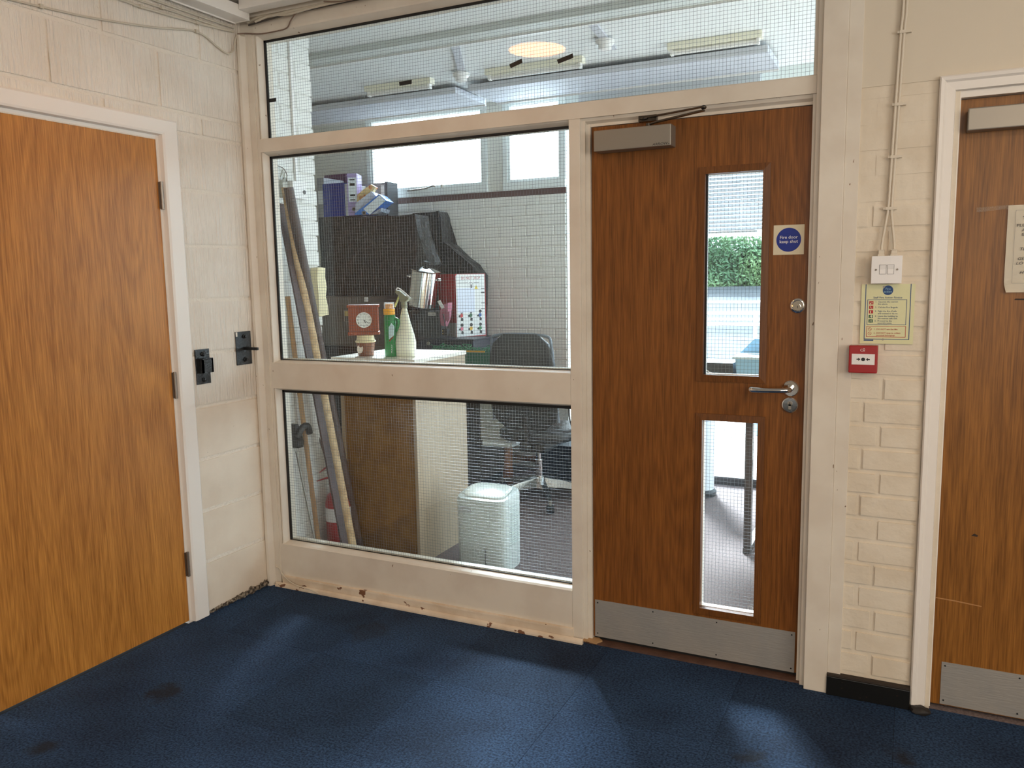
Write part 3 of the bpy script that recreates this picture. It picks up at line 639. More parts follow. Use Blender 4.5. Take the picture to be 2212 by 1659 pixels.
for z_ in (1.130, 1.020): obj('bolt', one(lathe, [(.010, 0), (.010, .004), (.006, .006), (.006, .010), (.0045, .011)], (.005, -.338, z_), 14, Vector((1,0,0))), m_blackp, lk, True)
# ------------------------------------------------------------------ hall ceiling, trunking, cables
ce = struct('ceiling', bx(-.2, 6.0, -7, -.02, 2.60, 2.68), m_ceil, 'white plastered ceiling of the hall')
t5 = struct('trim_5', bx(.030, .105, -7, -.060, 2.535, 2.585, bev=.002), m_paint_lite, 'white square trunking along the top of the blockwork wall')
obj('lid', bx(.024, .030, -7, -.054, 2.530, 2.590), m_paint_lite, t5); obj('end_cap', bx(.024, .107, -.060, -.055, 2.533, 2.587), m_paint_lite, t5)
struct('trim_6', bx(.107, 6.0, -.115, -.055, 2.562, 2.60, bev=.002), m_paint_lite, 'white batten where the hall ceiling meets the glazed screen')
m_cab2 = mat('dusty_cable', srgb(196, 186, 168), .6); m_cabd = mat('dirty_dark_cable', (.06,.05,.04), .6)
def cable(label, pts, r, mm=m_cab2, k=6, clips=()):
    t = thing('cable', label, 'cable', Vector(pts[0])); obj('sheath', one(tube, smoothpath(pts, k), r, 8), mm, t, True)
    for c in clips:
        c = Vector(c); obj('clip', bx(c.x-.006, c.x+.006, c.y-.006, c.y+.006, c.z-.007, c.z+.007), m_cab2, t)
cable('thin white cable sagging across the blockwork and looping by the corner', [(.006, -1.15, 2.350), (.006, -.947, 2.362), (.006, -.745, 2.378), (.006, -.481, 2.413), (.006, -.26, 2.452), (.007, -.15, 2.419), (.009, -.093, 2.402), (.010, -.055, 2.428), (.010, -.045, 2.470), (.012, -.030, 2.492), (.04, -.018, 2.492)], .0040, m_cab2, clips=((.008, -.94, 2.363), (.008, -.26, 2.452)))
cable('lower white cable of the three under the wall trunking', [(.008, -1.0, 2.470), (.008, -.601, 2.476), (.008, -.539, 2.474), (.008, -.257, 2.487), (.010, -.063, 2.502)], .0055, m_cab2, clips=((.009, -.53, 2.475), (.009, -.257, 2.487)))
cable('middle white cable of the three under the wall trunking', [(.008, -1.0, 2.492), (.008, -.516, 2.496), (.008, -.407, 2.499), (.010, -.05, 2.504)], .0045, m_cab2, clips=((.009, -.43, 2.498),))
cable('upper white cable of the three under the wall trunking', [(.008, -1.0, 2.515), (.008, -.5, 2.516), (.010, -.05, 2.519)], .0045, m_cab2)
cable('thick grey cable tucked along the head of the glazed screen', [(.06, -.018, 2.543), (.14, -.020, 2.554), (.22, -.030, 2.535+.01), (.45, -.030, 2.55), (1.2, -.03, 2.552), (2.4, -.03, 2.552)], .0065)
cable('second grey cable beneath the ceiling batten above the screen', [(.12, -.035, 2.532), (.21, -.030, 2.548), (.3, -.035, 2.536), (.55, -.036, 2.545), (1.3, -.036, 2.541), (2.4, -.036, 2.541)], .0050)
cable('dark dusty cable clipped above the top wired pane', [(.07, -.022, 2.528), (.2, -.024, 2.536), (.38, -.026, 2.541), (.60, -.026, 2.543), (1.4, -.026, 2.546), (2.4, -.026, 2.546)], .0040, m_cabd)
cable('thin brown wire looping down over the top corner of the screen', [(.015, -.035, 2.497), (.05, -.012, 2.500), (.12, -.012, 2.488), (.20, -.012, 2.486), (.27, -.014, 2.490), (.30, -.02, 2.515), (.34, -.028, 2.538), (.40, -.030, 2.546)], .0028, mat('brown_wire', srgb(120,98,84), .5))
cable('brown wire hanging slack under the batten further along the screen', [(.50, -.05, 2.552), (.58, -.055, 2.538), (.68, -.058, 2.534), (.80, -.055, 2.545), (.9, -.05, 2.555)], .0025, mat('brown_wire', (0,0,0)))
cable('thin cream wire trailing over the ledge at the screen foot', [(.040, -.010, .092), (.062, -.008, .083), (.080, -.016, .066), (.12, -.020, .040), (.17, -.027, .026), (.25, -.028, .018), (.31, -.031, .006)], .0022, m_cable)
# round warm ceiling lamps: one shows as the orange ellipse mirrored in the top pane
m_lamp = mat('warm_lamp_diffuser', (1, .8, .6), .5, emit=(1, .44, .13), estr=19)
def lamp(x, y, label, r=.145):
    t = thing('ceiling_lamp', label, 'lamp', (x, y, 2.60)); obj('rim', one(lathe, [(r+.012, 0), (r+.012, -.018), (r, -.022), (r, -.004)], (x, y, 2.5995), 40), m_white, t, True)
    obj('diffuser', one(cyl, (x, y, 2.5795), (x, y, 2.594), r, n=48), m_lamp, t)
lamp(.925, -1.035, 'round warm ceiling lamp over the hall floor, mirrored as an orange ellipse')
# rest of the hall behind the camera
struct('wall_rear', bx(-.2, 6.0, -7.1, -7, 0, 2.6), m_plaster, 'cream wall at the far rear of the hall')
struct('wall_right', bx(5.5, 5.6, -7, -.0, 0, 2.6), m_plaster, 'cream side wall of the hall')
# ================================================================== the office behind the screen
m_ocarp = mat('office_carpet', srgb(108, 94, 92), .95, bump=.7, bscale=300, col2=srgb(140, 127, 124), cscale=120, c_lo=.3, c_hi=.7, spec=.1)
of = struct('floor.001', bx(-2.4, 5.2, .0, 2.72, -.06, 0), m_ocarp, 'grey purple carpet floor of the office')
struct('trim_7', bx(XP, 2.40, .0761, .13, .0, .007), mat('aluminium_strip', (.3,.3,.3), .4, .8), 'metal carpet strip at the fire door on the office side')
struct('ceiling.001', bx(-2.4, 5.2, .06, 2.76, 2.70, 2.78), mat('office_ceiling', srgb(226, 228, 228), .85), 'white ceiling of the office')
struct('trim_8', bx(-.2, 2.529, -.0195, .12, 2.5601, 2.78), m_paint, 'boxed head above the glazed screen on the office side')
# stub of the left wall
ws = struct('wall_left.001', bx(-.21, -.004, .0, .452, 0, 2.70), m_mort_w, 'white painted brick stub wall inside the office')
z = .0; k = 0
while z < 2.70:
    h_ = min(.075, 2.70-z); js = [.012, .118, .343, .470] if k % 2 == 0 else [.012, .23, .466]
    for a, b in zip(js, js[1:]):
        if h_ < .02: continue
        e = random.uniform(-.006, .004) if b > .46 else 0
        bm = bx(-.10, .0005, a+.003, b-.003+e, z+.003, z+h_-.003)
        bmesh.ops.bevel(bm, geom=[q for q in bm.edges if all(v.co.x > -.001 for v in q.verts)], offset=.004, segments=1, affect='EDGES')
        for v in bm.verts: v.co += noise.noise_vector(v.co*50)*.0014
        obj('brick', bm, m_brick_w, ws, True)
    z += .075; k += 1
# back wall
YBK = 2.65
wb = struct('wall_back', B(), None, 'white painted brick back wall of the office under high windows')
bm = B(); box(bm, -2.4, .46, YBK+.004, 2.76, 0, 2.09); box(bm, -2.4, -1.245, YBK, 2.76, 2.09, 2.70); box(bm, -1.245, .46, YBK, 2.76, 2.685, 2.70); box(bm, -.165, -.035, YBK, 2.76, 2.09, 2.685); obj('masonry', bm, m_mort_w, wb)
z = .60; k = 0
while z < 2.0:
    x = -1.55 - (.1125 if k % 2 else 0)
    while x < .44:
        x1 = min(x+.225, .457)
        if x1-x > .05 and not (z < .85 and x < -.6):
            bm = bx(x+.004, x1-.004, YBK-.0005, YBK+.02, z+.004, z+.071)
            bmesh.ops.bevel(bm, geom=[q for q in bm.edges if all(v.co.y < YBK for v in q.verts)], offset=.0035, segments=1, affect='EDGES')
            dy = random.uniform(-.001, .001)
            for v in bm.verts: v.co.y += dy
            obj('brick', bm, m_brick_w, wb)
        x += .225
    z += .075; k += 1
obj('brown_painted_band', bx(-1.25, .455, YBK-.003, YBK+.004, 2.018, 2.062), mat('brown_gloss', srgb(92, 66, 66), .4, bump=.2, bscale=30), wb)
m_wf = mat('window_frame_white', srgb(224, 230, 230), .4)
for nm, x0, x1, lab in (('window_2', -1.245, -.165, 'high office window with a metal stay beside the pillar'), ('window_3', -.035, .458, 'high office window with textured glass at the right end')):
    w = struct(nm, B(), None, lab)
    bm = B(); y0 = YBK-.02; t = .035
    box(bm, x0, x1, y0, YBK+.05, 2.062, 2.118); box(bm, x0, x1, y0+.01, YBK+.05, 2.66, 2.685); box(bm, x0, x0+t, y0+.01, YBK+.05, 2.118, 2.66); box(bm, x1-t, x1, y0+.01, YBK+.05, 2.118, 2.66)
    obj('frame', bm, m_wf, w)
    obj('sash', one(lambda b_: [box(b_, x0+t, x1-t, YBK-.004, YBK+.03, 2.118, 2.138), box(b_, x0+t, x0+t+.02, YBK-.004, YBK+.03, 2.138, 2.66), box(b_, x1-t-.02, x1-t, YBK-.004, YBK+.03, 2.138, 2.66)]), m_wf, w)
    obj('pane', bx(x0+t, x1-t, YBK+.012, YBK+.018, 2.12, 2.66), m_glassx if nm == 'window_2' else m_frost, w)
    if nm == 'window_2':
        st = obj('window_stay', one(tube, smoothpath([(-.86, YBK-.025, 2.112), (-.70, YBK-.035, 2.118), (-.62, YBK-.04, 2.132), (-.60, YBK-.045, 2.125)], 5), .006, 8), m_silver, w, True)
        obj('stay_pin', one(cyl, (-.55, YBK-.025, 2.118), (-.55, YBK-.025, 2.14), .007), m_silver, w)
# full-height glazing to the right
gz = struct('window_4', B(), None, 'full height office glazing onto the car park')
m_dkfr = mat('dark_window_foot', srgb(52, 46, 44), .5)
obj('foot_rail', bx(.46, 5.2, 2.66, 2.72, 0, .055), m_dkfr, gz)
obj('frame', bx(.46, 5.2, 2.66, 2.72, 2.62, 2.70), m_wf, gz)
for x in (.62, 1.835, 3.2, 4.6): obj('mullion', bx(x, x+.05, 2.655, 2.715, .055, 2.62), m_wf, gz)
for a, b in ((.462, .62), (.67, 1.835), (1.885, 3.2), (3.25, 4.6)): obj('pane', bx(a, b, 2.684, 2.690, .055, 2.62), m_glassx, gz)
bl = thing('venetian_blind', 'white venetian blind half lowered over the full height glazing', 'blind', (1.18, 2.56, 1.69))
m_bl = mat('blind_slat_white', srgb(196, 200, 206), .5)
sl = None
for i in range(36):
    z_ = 1.715+.0247*i
    if sl is None:
        bm = B(); prism(bm, [(-.0060, -.0105), (.0004, .0), (.0060, .0105), (.0066, .0102), (.0012, -.0004), (-.0054, -.0108)], 'x', -.615, .615)
        for v in bm.verts: v.co += Vector((1.215, 2.56, z_))
        sl = obj('slat', bm, m_bl, bl)
    else:
        q = sl.copy(); COL.objects.link(q); q.location = sl.location + Vector((0, 0, .0247*i))
obj('bottom_rail', bx(.60, 1.80, 2.545, 2.575, 1.690, 1.702), m_bl, bl); obj('head_rail', bx(.60, 1.80, 2.54, 2.58, 2.60, 2.70), m_bl, bl)
for x in (.75, 1.70): obj('ladder_cord', one(cyl, (x, 2.546, 1.69), (x, 2.546, 2.62), .0016, n=6), m_white, bl)
ww = struct('window_5', bx(5.1, 5.2, .1, 2.72, 2.6, 2.7), m_wf, 'unseen office side wall far to the right, glazed for more daylight')  # out of view, glazed to bring more daylight into the office
obj('sill_wall', bx(5.1, 5.2, .1, 2.72, 0, .5), m_wf, ww); obj('pane', bx(5.14, 5.146, .1, 2.72, .5, 2.6), m_glassx, ww)
struct('wall_side.001', bx(-2.4, -2.3, .0, 2.72, 0, 2.7), m_plaster, 'plain side wall of the office on the left')
struct('wall_side.002', bx(2.529, 5.1, .1, .2, 0, 2.7), m_plaster, 'office side of the brick wall')
struct('wall_side.003', bx(-2.3, -.21, .0, .1, 0, 2.7), m_plaster, 'office wall continuing left of the stub wall')
# ceiling items
m_pel = mat('ceiling_panel_grey', srgb(196, 198, 206), .6)
for x0, x1, lab in ((-2.1, -.045, 'left flat ceiling heating panel above the high windows'), (.045, 1.93, 'right flat ceiling heating panel above the glazing')):
    t = thing('ceiling_panel', lab, 'ceiling panel', ((x0+x1)/2, 2.2, 2.61))
    obj('panel', bx(x0, x1, 1.98, 2.40, 2.635, 2.675, bev=.004), m_pel, t); obj('lit_edge', bx(x0, x1, 2.401, 2.412, 2.625, 2.680), m_white, t)  # white strip stands in for the panel edge lit by the windows
    for x in (x0+.15, x1-.15): obj('hanger', bx(x-.02, x+.02, 2.15, 2.2, 2.675, 2.6995), m_white, t)
m_tube = mat('fluorescent_body', srgb(236, 232, 214), .5)
pa = P(822, 196, 'z', 2.655); pb = P(972, 184, 'z', 2.655); pc = P(1520, 118, 'z', 2.655); pd = P(1662, 100, 'z', 2.655)
for xa, xb_, yv, lab in ((-.62, -.11, 1.80, 'short white ceiling batten light at the left'), (.28, .92, 1.80, 'white ceiling batten light in the middle'), (1.42, 1.93, 1.80, 'white ceiling batten light at the right near the glazing')):
    t = thing('batten_light', lab, 'lamp', ((xa+xb_)/2, yv, 2.65)); obj('body', bx(xa, xb_, yv-.03, yv+.03, 2.665, 2.6998, bev=.003), m_tube, t)
    obj('tube', one(cyl, (xa+.03, yv, 2.650), (xb_-.03, yv, 2.650), .013, n=14), m_white, t, True)
    for x in (xa+.015, xb_-.03): obj('tube_holder', bx(x, x+.015, yv-.016, yv+.016, 2.636, 2.665), m_white, t)
tr = thing('ceiling_beam', 'white boxed beam across the office ceiling', 'beam', (1.4, 1.02, 2.66)); obj('beam', bx(-2.3, 5.1, .98, 1.10, 2.665, 2.6998, bev=.003), mat('beam_white', srgb(208, 212, 210), .6), tr); obj('cable_run', bx(-2.3, 5.1, 1.1002, 1.112, 2.655, 2.685), m_white, tr)
for a, b, c, lab in (((.42, 1.16), (.17, 1.68), (.135, 1.735), 'smoke detector at the end of the left conduit on the office ceiling'), ((1.20, 1.13), (1.13, 1.70), (1.155, 1.50), 'small white sensor on the grey right conduit on the office ceiling')):
    t = thing('smoke_detector', lab, 'smoke detector', (c[0], c[1], 2.65)); obj('conduit', one(lambda b_: flatbar(b_, Vector((*a, 2.692)), Vector((*b, 2.692)), .045, .012)), m_pel, t)
    obj('base', one(lathe, [(.052, 0), (.052, -.016), (.045, -.024), (.036, -.030), (.036, -.048), (.026, -.054)], (c[0], c[1], 2.6985-.013), 24), m_white, t, True)
# ------------------------------------------------------------------ poles and things leaning on the stub wall
def lean(name, label, cat, a, b, r, mm, square=0, n=14, taper=None, group=None):
    t = thing(name, label, cat, b); bm = B(); a = Vector(a); b = Vector(b)
    if square: flatbar(bm, a, b, square, r)
    else: tube(bm, [a.lerp(b, q/8) for q in range(9)], r, n, rr=taper)
    obj('shaft', bm, mm, t, not square); return t
m_pole1 = mat('raw_pole_wood', srgb(206, 164, 114), .6, bump=.3, bscale=80, bstretch=(1,1,.1), col2=srgb(174, 132, 88), cscale=30, cstretch=(1,1,.1))
m_purp = mat('purple_brown_plank', srgb(72, 48, 44), .55, col2=srgb(54, 36, 34), cscale=20, cstretch=(1,1,.1))
m_tan = mat('tan_fabric_roll', srgb(206, 178, 138), .8, bump=.5, bscale=60, col2=srgb(182, 152, 114), cscale=30)
m_brn = mat('dark_brown_tube', srgb(66, 48, 42), .5, col2=srgb(88, 70, 62), cscale=30, cstretch=(1,1,.1), bump=.2)
p0 = P(621, 640, 'x', .022); p1 = P(688, 1172, 'y', .30); lean('wooden_pole', 'short round bare wooden pole leaning lowest beside the stub wall', 'pole', p0, p0+(p1-p0)*1.05, .012, m_pole1)
def long(px0, py0, px1, py1, y1, r, mm, x0=.02, **k):
    a = P(px0, py0, 'x', x0); b = P(px1, py1, 'y', y1); d = b-a; b2 = a + d*((a.z-.003)/(a.z-b.z)); return a, b2
a, b = long(606, 440, 668, 770, .17, 0, None, x0=.012); lean('plank', 'thin purple-brown plank leaning nearest the screen frame', 'plank', a, b, .010, m_purp, square=.045)
a, b = long(612, 405, 683, 776, .24, 0, None, x0=.044)
t = lean('fabric_roll', 'long tan fabric roll leaning between the purple plank and dark tube', 'roll', a, b, .020, m_tan, taper=lambda q: .010+.014*min(1, q*3))
a, b = long(623, 405, 696, 776, .30, 0, None, x0=.088); lean('cardboard_tube', 'thick dark brown tube leaning in front of the white socket box', 'tube', a, b, .023, m_brn, n=20)
a = P(660, 856, 'y', .40); b = P(690, 948, 'y', .40); a2 = a+(a-b)*1.0; 
lean('metal_rod', 'thin grey metal rod leaning among the poles behind the lower pane', 'rod', a2, a2+(b-a2)*((a2.z-.003)/(a2.z-b.z)), .0045, m_brn)
a, b = P(706, 862, 'y', .42), P(734, 1176, 'y', .42); lean('plywood_strip', 'tan plywood strip standing against the cabinet back', 'plank', a+(a-b)*.35, a+(b-a)*((a.z-.002)/(a.z-b.z)), .008, m_tan, square=.030)
# window squeegee, head up
b0 = P(640, 975, 'x', .045); t = thing('squeegee', 'black headed squeegee with a thin grey handle leaning on the stub wall', 'squeegee', b0)
e_ = P(681, 1172, 'y', .20); e_ = b0 + (e_-b0)*((b0.z-.003)/(b0.z-e_.z))
obj('handle', one(tube, smoothpath([b0, b0.lerp(e_, .3), b0.lerp(e_, .7), e_], 4), .0055, 8), m_silver, t, True)
h0 = P(634, 916, 'x', .03); h1 = P(637, 968, 'x', .03); bm = B(); prism(bm, [(h0.y-.012, h0.z), (h0.y+.010, h0.z), (h0.y+.045, h1.z+.03), (h0.y+.040, h1.z), (h0.y+.004, h1.z)], 'x', .012, .050); obj('head', bm, m_blk, t)
g0 = P(650, 940, 'x', .05); g1 = P(668, 926, 'x', .08)
bm = B(); tube(bm, smoothpath([P(641, 946, 'x', .05), P(652, 925, 'x', .06), P(664, 920, 'x', .07), P(669, 936, 'x', .07)], 4), .016, 10); obj('grip', bm, m_blk, t, True)
# fire extinguisher
fx = P(734, 1170, 'y', .40); t = thing('fire_extinguisher', 'red fire extinguisher mostly hidden behind the leaning tubes', 'fire extinguisher', (fx.x, .40, 0))
c = (fx.x+.002, .40, 0)
obj('cylinder', one(lathe, [(.060, .0), (.066, .01), (.066, .30), (.056, .345), (.028, .365), (.020, .38)], c, 28), m_red, t, True)
obj('label', one(lathe, [(.0668, .215), (.0668, .285)], c, 28), mat('white_label', srgb(214,212,214), .5), t, True)
for z_, q, L in ((.43, .016, .10), (.49, .030, .08)):
    obj('squeeze_grip' if z_ < .45 else 'carry_handle', one(tube, smoothpath([(c[0]+.02, .40, z_), (c[0]-.035, .385, z_+.004), (c[0]-L, .36, z_-q)], 5), .010, 8, rr=lambda u: .011*(1-u*.8)), m_red, t, True)
obj('valve', one(lathe, [(.018, .38), (.022, .40), (.018, .50), (.010, .51)], c, 14), m_dkbrass, t, True)
# socket box with lead and dried sprig
s0 = P(626, 410, 'x', 0); t = thing('socket_box', 'white socket box with a looped lead on the stub wall', 'socket', (.0, s0.y, s0.z-.05))
ya, yb_ = P(604, 408, 'x', .0).y, P(647, 408, 'x', .0).y; za_, zb_ = P(626, 430, 'x', 0).z, P(626, 392, 'x', 0).z
obj('box', bx(.002, .045, s0.y-.03, yb_, za_, zb_, bev=.003), m_white, t); obj('blank_plate', bx(.002, .02, ya-.0, s0.y-.032, za_-.0, zb_), mat('grey_plate', srgb(186,188,182), .5), t)
obj('socket_hole', one(cyl, (.0455, s0.y+.05, s0.z-.01), (.047, s0.y+.05, s0.z-.01), .010), mat('gap_grey', (0,0,0)), t)
obj('conduit', bx(.002, .012, s0.y+.035, s0.y+.052, zb_, 2.6), m_white, t)
t = thing('dried_sprig', 'dried grey plant sprig hanging above the socket box', 'dried plant', P(615, 390, 'x', .02))
pp = [P(600, 358, 'x', .02), P(612, 364, 'x', .02), P(619, 376, 'x', .025), P(619, 392, 'x', .03)]
obj('stem', one(tube, smoothpath(pp, 5), .0018, 6), m_brn, t, True)
m_leafd = mat('dry_leaf', srgb(160, 158, 146), .8)
for (px, py, a_) in ((609, 374, .4), (614, 380, -.3), (619, 386, .2), (612, 390, .8)):
    c = P(px, py, 'x', .028); bm = B(); prism(bm, [(c.y-.012, c.z-.02), (c.y+.002, c.z-.006), (c.y+.010, c.z+.02), (c.y-.004, c.z+.008)], 'x', .027, .0285); obj('leaf', bm, m_leafd, t)
yy0 = P(668, 580, 'x', .0); yy1 = P(700, 680, 'x', .0)
t = thing('cream_bag', 'cream crumpled bag hanging on the stub wall behind the tubes', 'bag', (0, (yy0.y+yy1.y)/2, yy1.z))
bm = bx(.004, .05, yy0.y, min(.448, yy1.y), yy1.z, yy0.z); subd(bm, 4); lump(bm, .010, 18)
for v in bm.verts: v.co.x = max(.004, v.co.x)
obj('body', bm, mat('cream_cloth', srgb(226, 216, 178), .8), t, True)
# ------------------------------------------------------------------ white counter cabinet with its brown back to the screen
cab = thing('counter_cabinet', 'pale laminate cabinet with its brown back board facing the screen', 'cabinet', (.28, .74, 0))
m_beige = wood('pale_laminate', srgb(158, 141, 118), srgb(176, 158, 134), rough=.3, cathedral=False, scale=.35)
m_btop = mat('glossy_white_top', srgb(232, 226, 214), .18)
obj('side_panel', bx(.512, .530, .490, .995, 0.0, 1.020), m_beige, cab); obj('side_panel', bx(.075, .093, .490, .995, 0.0, 1.020), m_beige, cab)
obj('back_panel', bx(.093, .512, .497, .502, .02, 1.02), mat('brown_hardboard', srgb(134, 98, 44), .75, bump=.3, bscale=150, col2=srgb(118, 84, 38), cscale=12), cab)
obj('top', bx(.030, .535, .482, 1.0, 1.0205, 1.040, bev=.001), m_btop, cab)
obj('base_shelf', bx(.093, .512, .503, .99, .05, .068), m_beige, cab); obj('front_panel', bx(.094, .511, .977, .995, .07, 1.019), m_beige, cab)
def onTop(px, y): return P(px, 770, 'y', y).x
S = .00235
# tub, clock, bottle, spray bottle
x = onTop(791, .60); t = thing('lidded_tub', 'small brown dessert tub with a cream lid under the wooden clock', 'tub', (x, .60, 1.04))
obj('cup', one(lathe, [(.038, .0), (.040, .002), (.047, .068), (.047, .070)], (x, .60, 1.0402), 32), mat('brown_tub', srgb(118, 70, 44), .4), t, True)
obj('lid', one(lathe, [(.052, .0), (.0525, .007), (.047, .009), (.043, .036), (.040, .038)], (x, .60, 1.1105), 32), mat('cream_lid', srgb(222, 208, 168), .4), t, True)
obj('label', one(lathe, [(.001, 0), (.019, 0), (.019, .0015), (.001, .0015)], (x-.004, .60-.0440, 1.078), 20, Vector((0,-1,.12)), 1, 1.2), mat('tub_label', srgb(226, 214, 200), .5), t)
x = onTop(789, .60); cb = 1.149; t = thing('mantel_clock', 'small red-brown wooden mantel clock on top of the tub', 'clock', (x, .60, cb)); t.rotation_euler.z = R(31)
m_clk = wood('mahogany', srgb(120, 52, 26), srgb(160, 76, 40), rough=.35, cathedral=False)
CW = .075
obj('base', bx(x-CW-.004, x+CW+.004, .555, .640, cb+.0, cb+.016, bev=.002), m_clk, t); obj('case', bx(x-CW+.001, x+CW-.001, .562, .635, cb+.0163, cb+.140), m_clk, t)
obj('cornice', bx(x-CW-.005, x+CW+.005, .552, .642, cb+.1403, cb+.154, bev=.002), m_clk, t)
dl = obj('dial', one(cyl, (x+.004, .5615, cb+.077), (x+.004, .5580, cb+.077), .0395, n=40), mat('dial_white', srgb(224, 226, 222), .3), t)
for i in range(12):
    a_ = R(90-30*(i+1)); text('numeral', str(i+1), .0120, (x+.004+.031*math.cos(a_), .5577, cb+.0735+.031*math.sin(a_)), m_ink, dl, depth=.0002)
cc = Vector((x+.004, .5572, cb+.077))
for a_, L, w_ in ((R(-62), .017, .0034), (R(-34), .030, .0022)): obj('hand', one(lambda b_: flatbar(b_, cc, cc+Vector((math.cos(a_)*L, 0, math.sin(a_)*L)), .0004, w_)), m_ink, dl)
x = onTop(845, .60); t = thing('green_bottle', 'green cleaning bottle with a yellow cap and clear cover', 'bottle', (x, .60, 1.04))
m_grn = mat('bottle_green', srgb(28, 128, 66), .3)
obj('body', one(lathe, [(.030, 0), (.033, .004), (.033, .200), (.028, .212)], (x, .60, 1.0402), 28, sy=.75), m_grn, t, True)
bm = B(); tube(bm, smoothpath([(x+.028, .60, 1.232), (x+.050, .60, 1.224), (x+.047, .60, 1.19), (x+.030, .60, 1.165)], 5), .008, 10); obj('shoulder', bm, m_grn, t, True)
obj('label', one(prism, [(x+.010, 1.130), (x+.038, 1.150), (x+.042, 1.195), (x+.026, 1.210), (x+.010, 1.190)], 'y', .572, .5755), mat('bottle_label', srgb(200, 226, 232), .4), t)
obj('label_stripe', one(prism, [(x+.012, 1.118), (x+.036, 1.140), (x+.036, 1.146), (x+.012, 1.124)], 'y', .5715, .5735), m_red, t)
text('lettering', 'MOULD', .012, (x+.028, .5725, 1.06), m_white, t, rot=(R(90), R(-90), 0), align='LEFT')
obj('cap', one(lathe, [(.031, 0), (.031, .028), (.028, .030)], (x-.002, .60, 1.2525), 28, sy=.8), mat('cap_yellow', srgb(242, 172, 30), .4), t, True)
obj('nozzle', one(lathe, [(.022, 0), (.022, .022), (.018, .026)], (x-.002, .60, 1.2827), 24, sy=.8), mat('nozzle_orange', srgb(238, 160, 70), .5), t, True)
obj('clear_cover', one(lathe, [(.0275, 0), (.0275, .031), (.026, .033)], (x-.002, .60, 1.2828), 28, sy=.8), glass('clear_plastic', r0=.1, haze=.25), t, True)
x = onTop(877, .62); t = thing('spray_bottle', 'white tapered trigger spray bottle with a grey head', 'bottle', (x, .62, 1.04))
m_hdpe = mat('milky_plastic', srgb(232, 232, 212), .4)
obj('body', one(lathe, [(.052, 0), (.057, .005), (.059, .075), (.050, .115), (.030, .180), (.015, .238), (.012, .246)], (x, .62, 1.0402), 30, sy=.62), m_hdpe, t, True)
m_trg = mat('trigger_grey_green', srgb(134, 134, 108), .45)
obj('collar', one(lathe, [(.0155, 0), (.0155, .026), (.013, .030)], (x, .62, 1.2868), 20), m_trg, t, True)
bm = B(); prism(bm, [(x-.016, 1.317), (x+.014, 1.317), (x+.034, 1.330), (x+.034, 1.336), (x+.010, 1.350), (x-.020, 1.372), (x-.040, 1.374), (x-.044, 1.362), (x-.026, 1.350)], 'y', .607, .633); obj('head', bm, m_trg, t)
obj('trigger', one(tube, smoothpath([(x-.026, .62, 1.356), (x-.034, .62, 1.335), (x-.050, .62, 1.305), (x-.058, .62, 1.292)], 4), .005, 8), mat('trigger_yellow', srgb(206, 206, 130), .5), t, True)
bm = B(); tube(bm, smoothpath([(x-.044, .62, 1.364), (x-.043, .62, 1.380), (x-.030, .62, 1.384), (x+.004, .62, 1.362), (x+.036, .62, 1.335)], 4), .004, 8); obj('head_ridge', bm, m_white, t, True)
# ------------------------------------------------------------------ dehumidifier
dx0, dx1 = P(979, 1100, 'y', .54).x, P(1093, 1100, 'y', .54).x; dc = (dx0+dx1)/2; hw = (dx1-dx0)/2-.004; dy0, hd_ = .64, .105
t = thing('dehumidifier', 'white upright dehumidifier standing behind the lower pane', 'dehumidifier', (dc, dy0, 0))
def sup(hw, hd, n=40, e=.42): return [(math.copysign(abs(math.cos(2*math.pi*i/n))**e, math.cos(2*math.pi*i/n))*hw, math.copysign(abs(math.sin(2*math.pi*i/n))**e, math.sin(2*math.pi*i/n))*hd) for i in range(n)]
ztop = P(1035, 1080, 'y', .54).z
def loft(bm, secs):       # secs: (scale_x, scale_y, z, slope)
    rg = []
    for sx_, sy_, z_, sl_ in secs: rg.append([bm.verts.new((dc+x_*sx_, dy0+y_*sy_, z_+sl_*(y_+hd_))) for x_, y_ in sup(hw, hd_)])
    n = len(rg[0])
    for a, b in zip(rg, rg[1:]):
        for q in range(n): bm.faces.new((a[q], a[(q+1)%n], b[(q+1)%n], b[q]))
    bm.faces.new(rg[0][::-1]); bm.faces.new(rg[-1])
m_dh = mat('appliance_white', srgb(200, 209, 206), .28)
bm = B(); loft(bm, [(.95, .95, .0, 0), (.98, .98, .01, 0), (1, 1, ztop-.015, .10), (.97, .97, ztop-.002, .14), (.92, .90, ztop, .14)]); obj('body', bm, m_dh, t, True)
bm = B(); loft(bm, [(.78, .70, ztop+.003, .14), (.78, .70, ztop+.010, .14), (.74, .66, ztop+.012, .14)]); obj('control_panel', bm, mat('panel_white', srgb(232, 238, 230), .2), t, True)
yf = dy0-hd_
hz_ = ztop-.045
bm = B(); prism(bm, [(dc-hw+.030, hz_-.022), (dc-hw+.105, hz_-.022), (dc-hw+.101, hz_-.006), (dc-hw+.085, hz_+.006), (dc-hw+.030, hz_+.006)], 'y', yf-.003, yf+.006); obj('hand_recess', bm, mat('recess_grey', srgb(186, 190, 190), .5), t)
for i in range(22): obj('grille_slat', bx(dc+hw-.004, dc+hw+.002, dy0-.045, dy0+.045, .13+i*.009, .134+i*.009), m_dh, t)
obj('seam', bx(dc+.030, dc+.033, yf-.0012, yf+.004, .0, .115), mat('gap_grey', (0,0,0)), t)
a = P(1097, 1226, 'z', .006); b = P(1131, 1243, 'z', .006)
t2 = thing('power_cord', 'white power cord curling on the carpet beside the dehumidifier', 'cord', a)
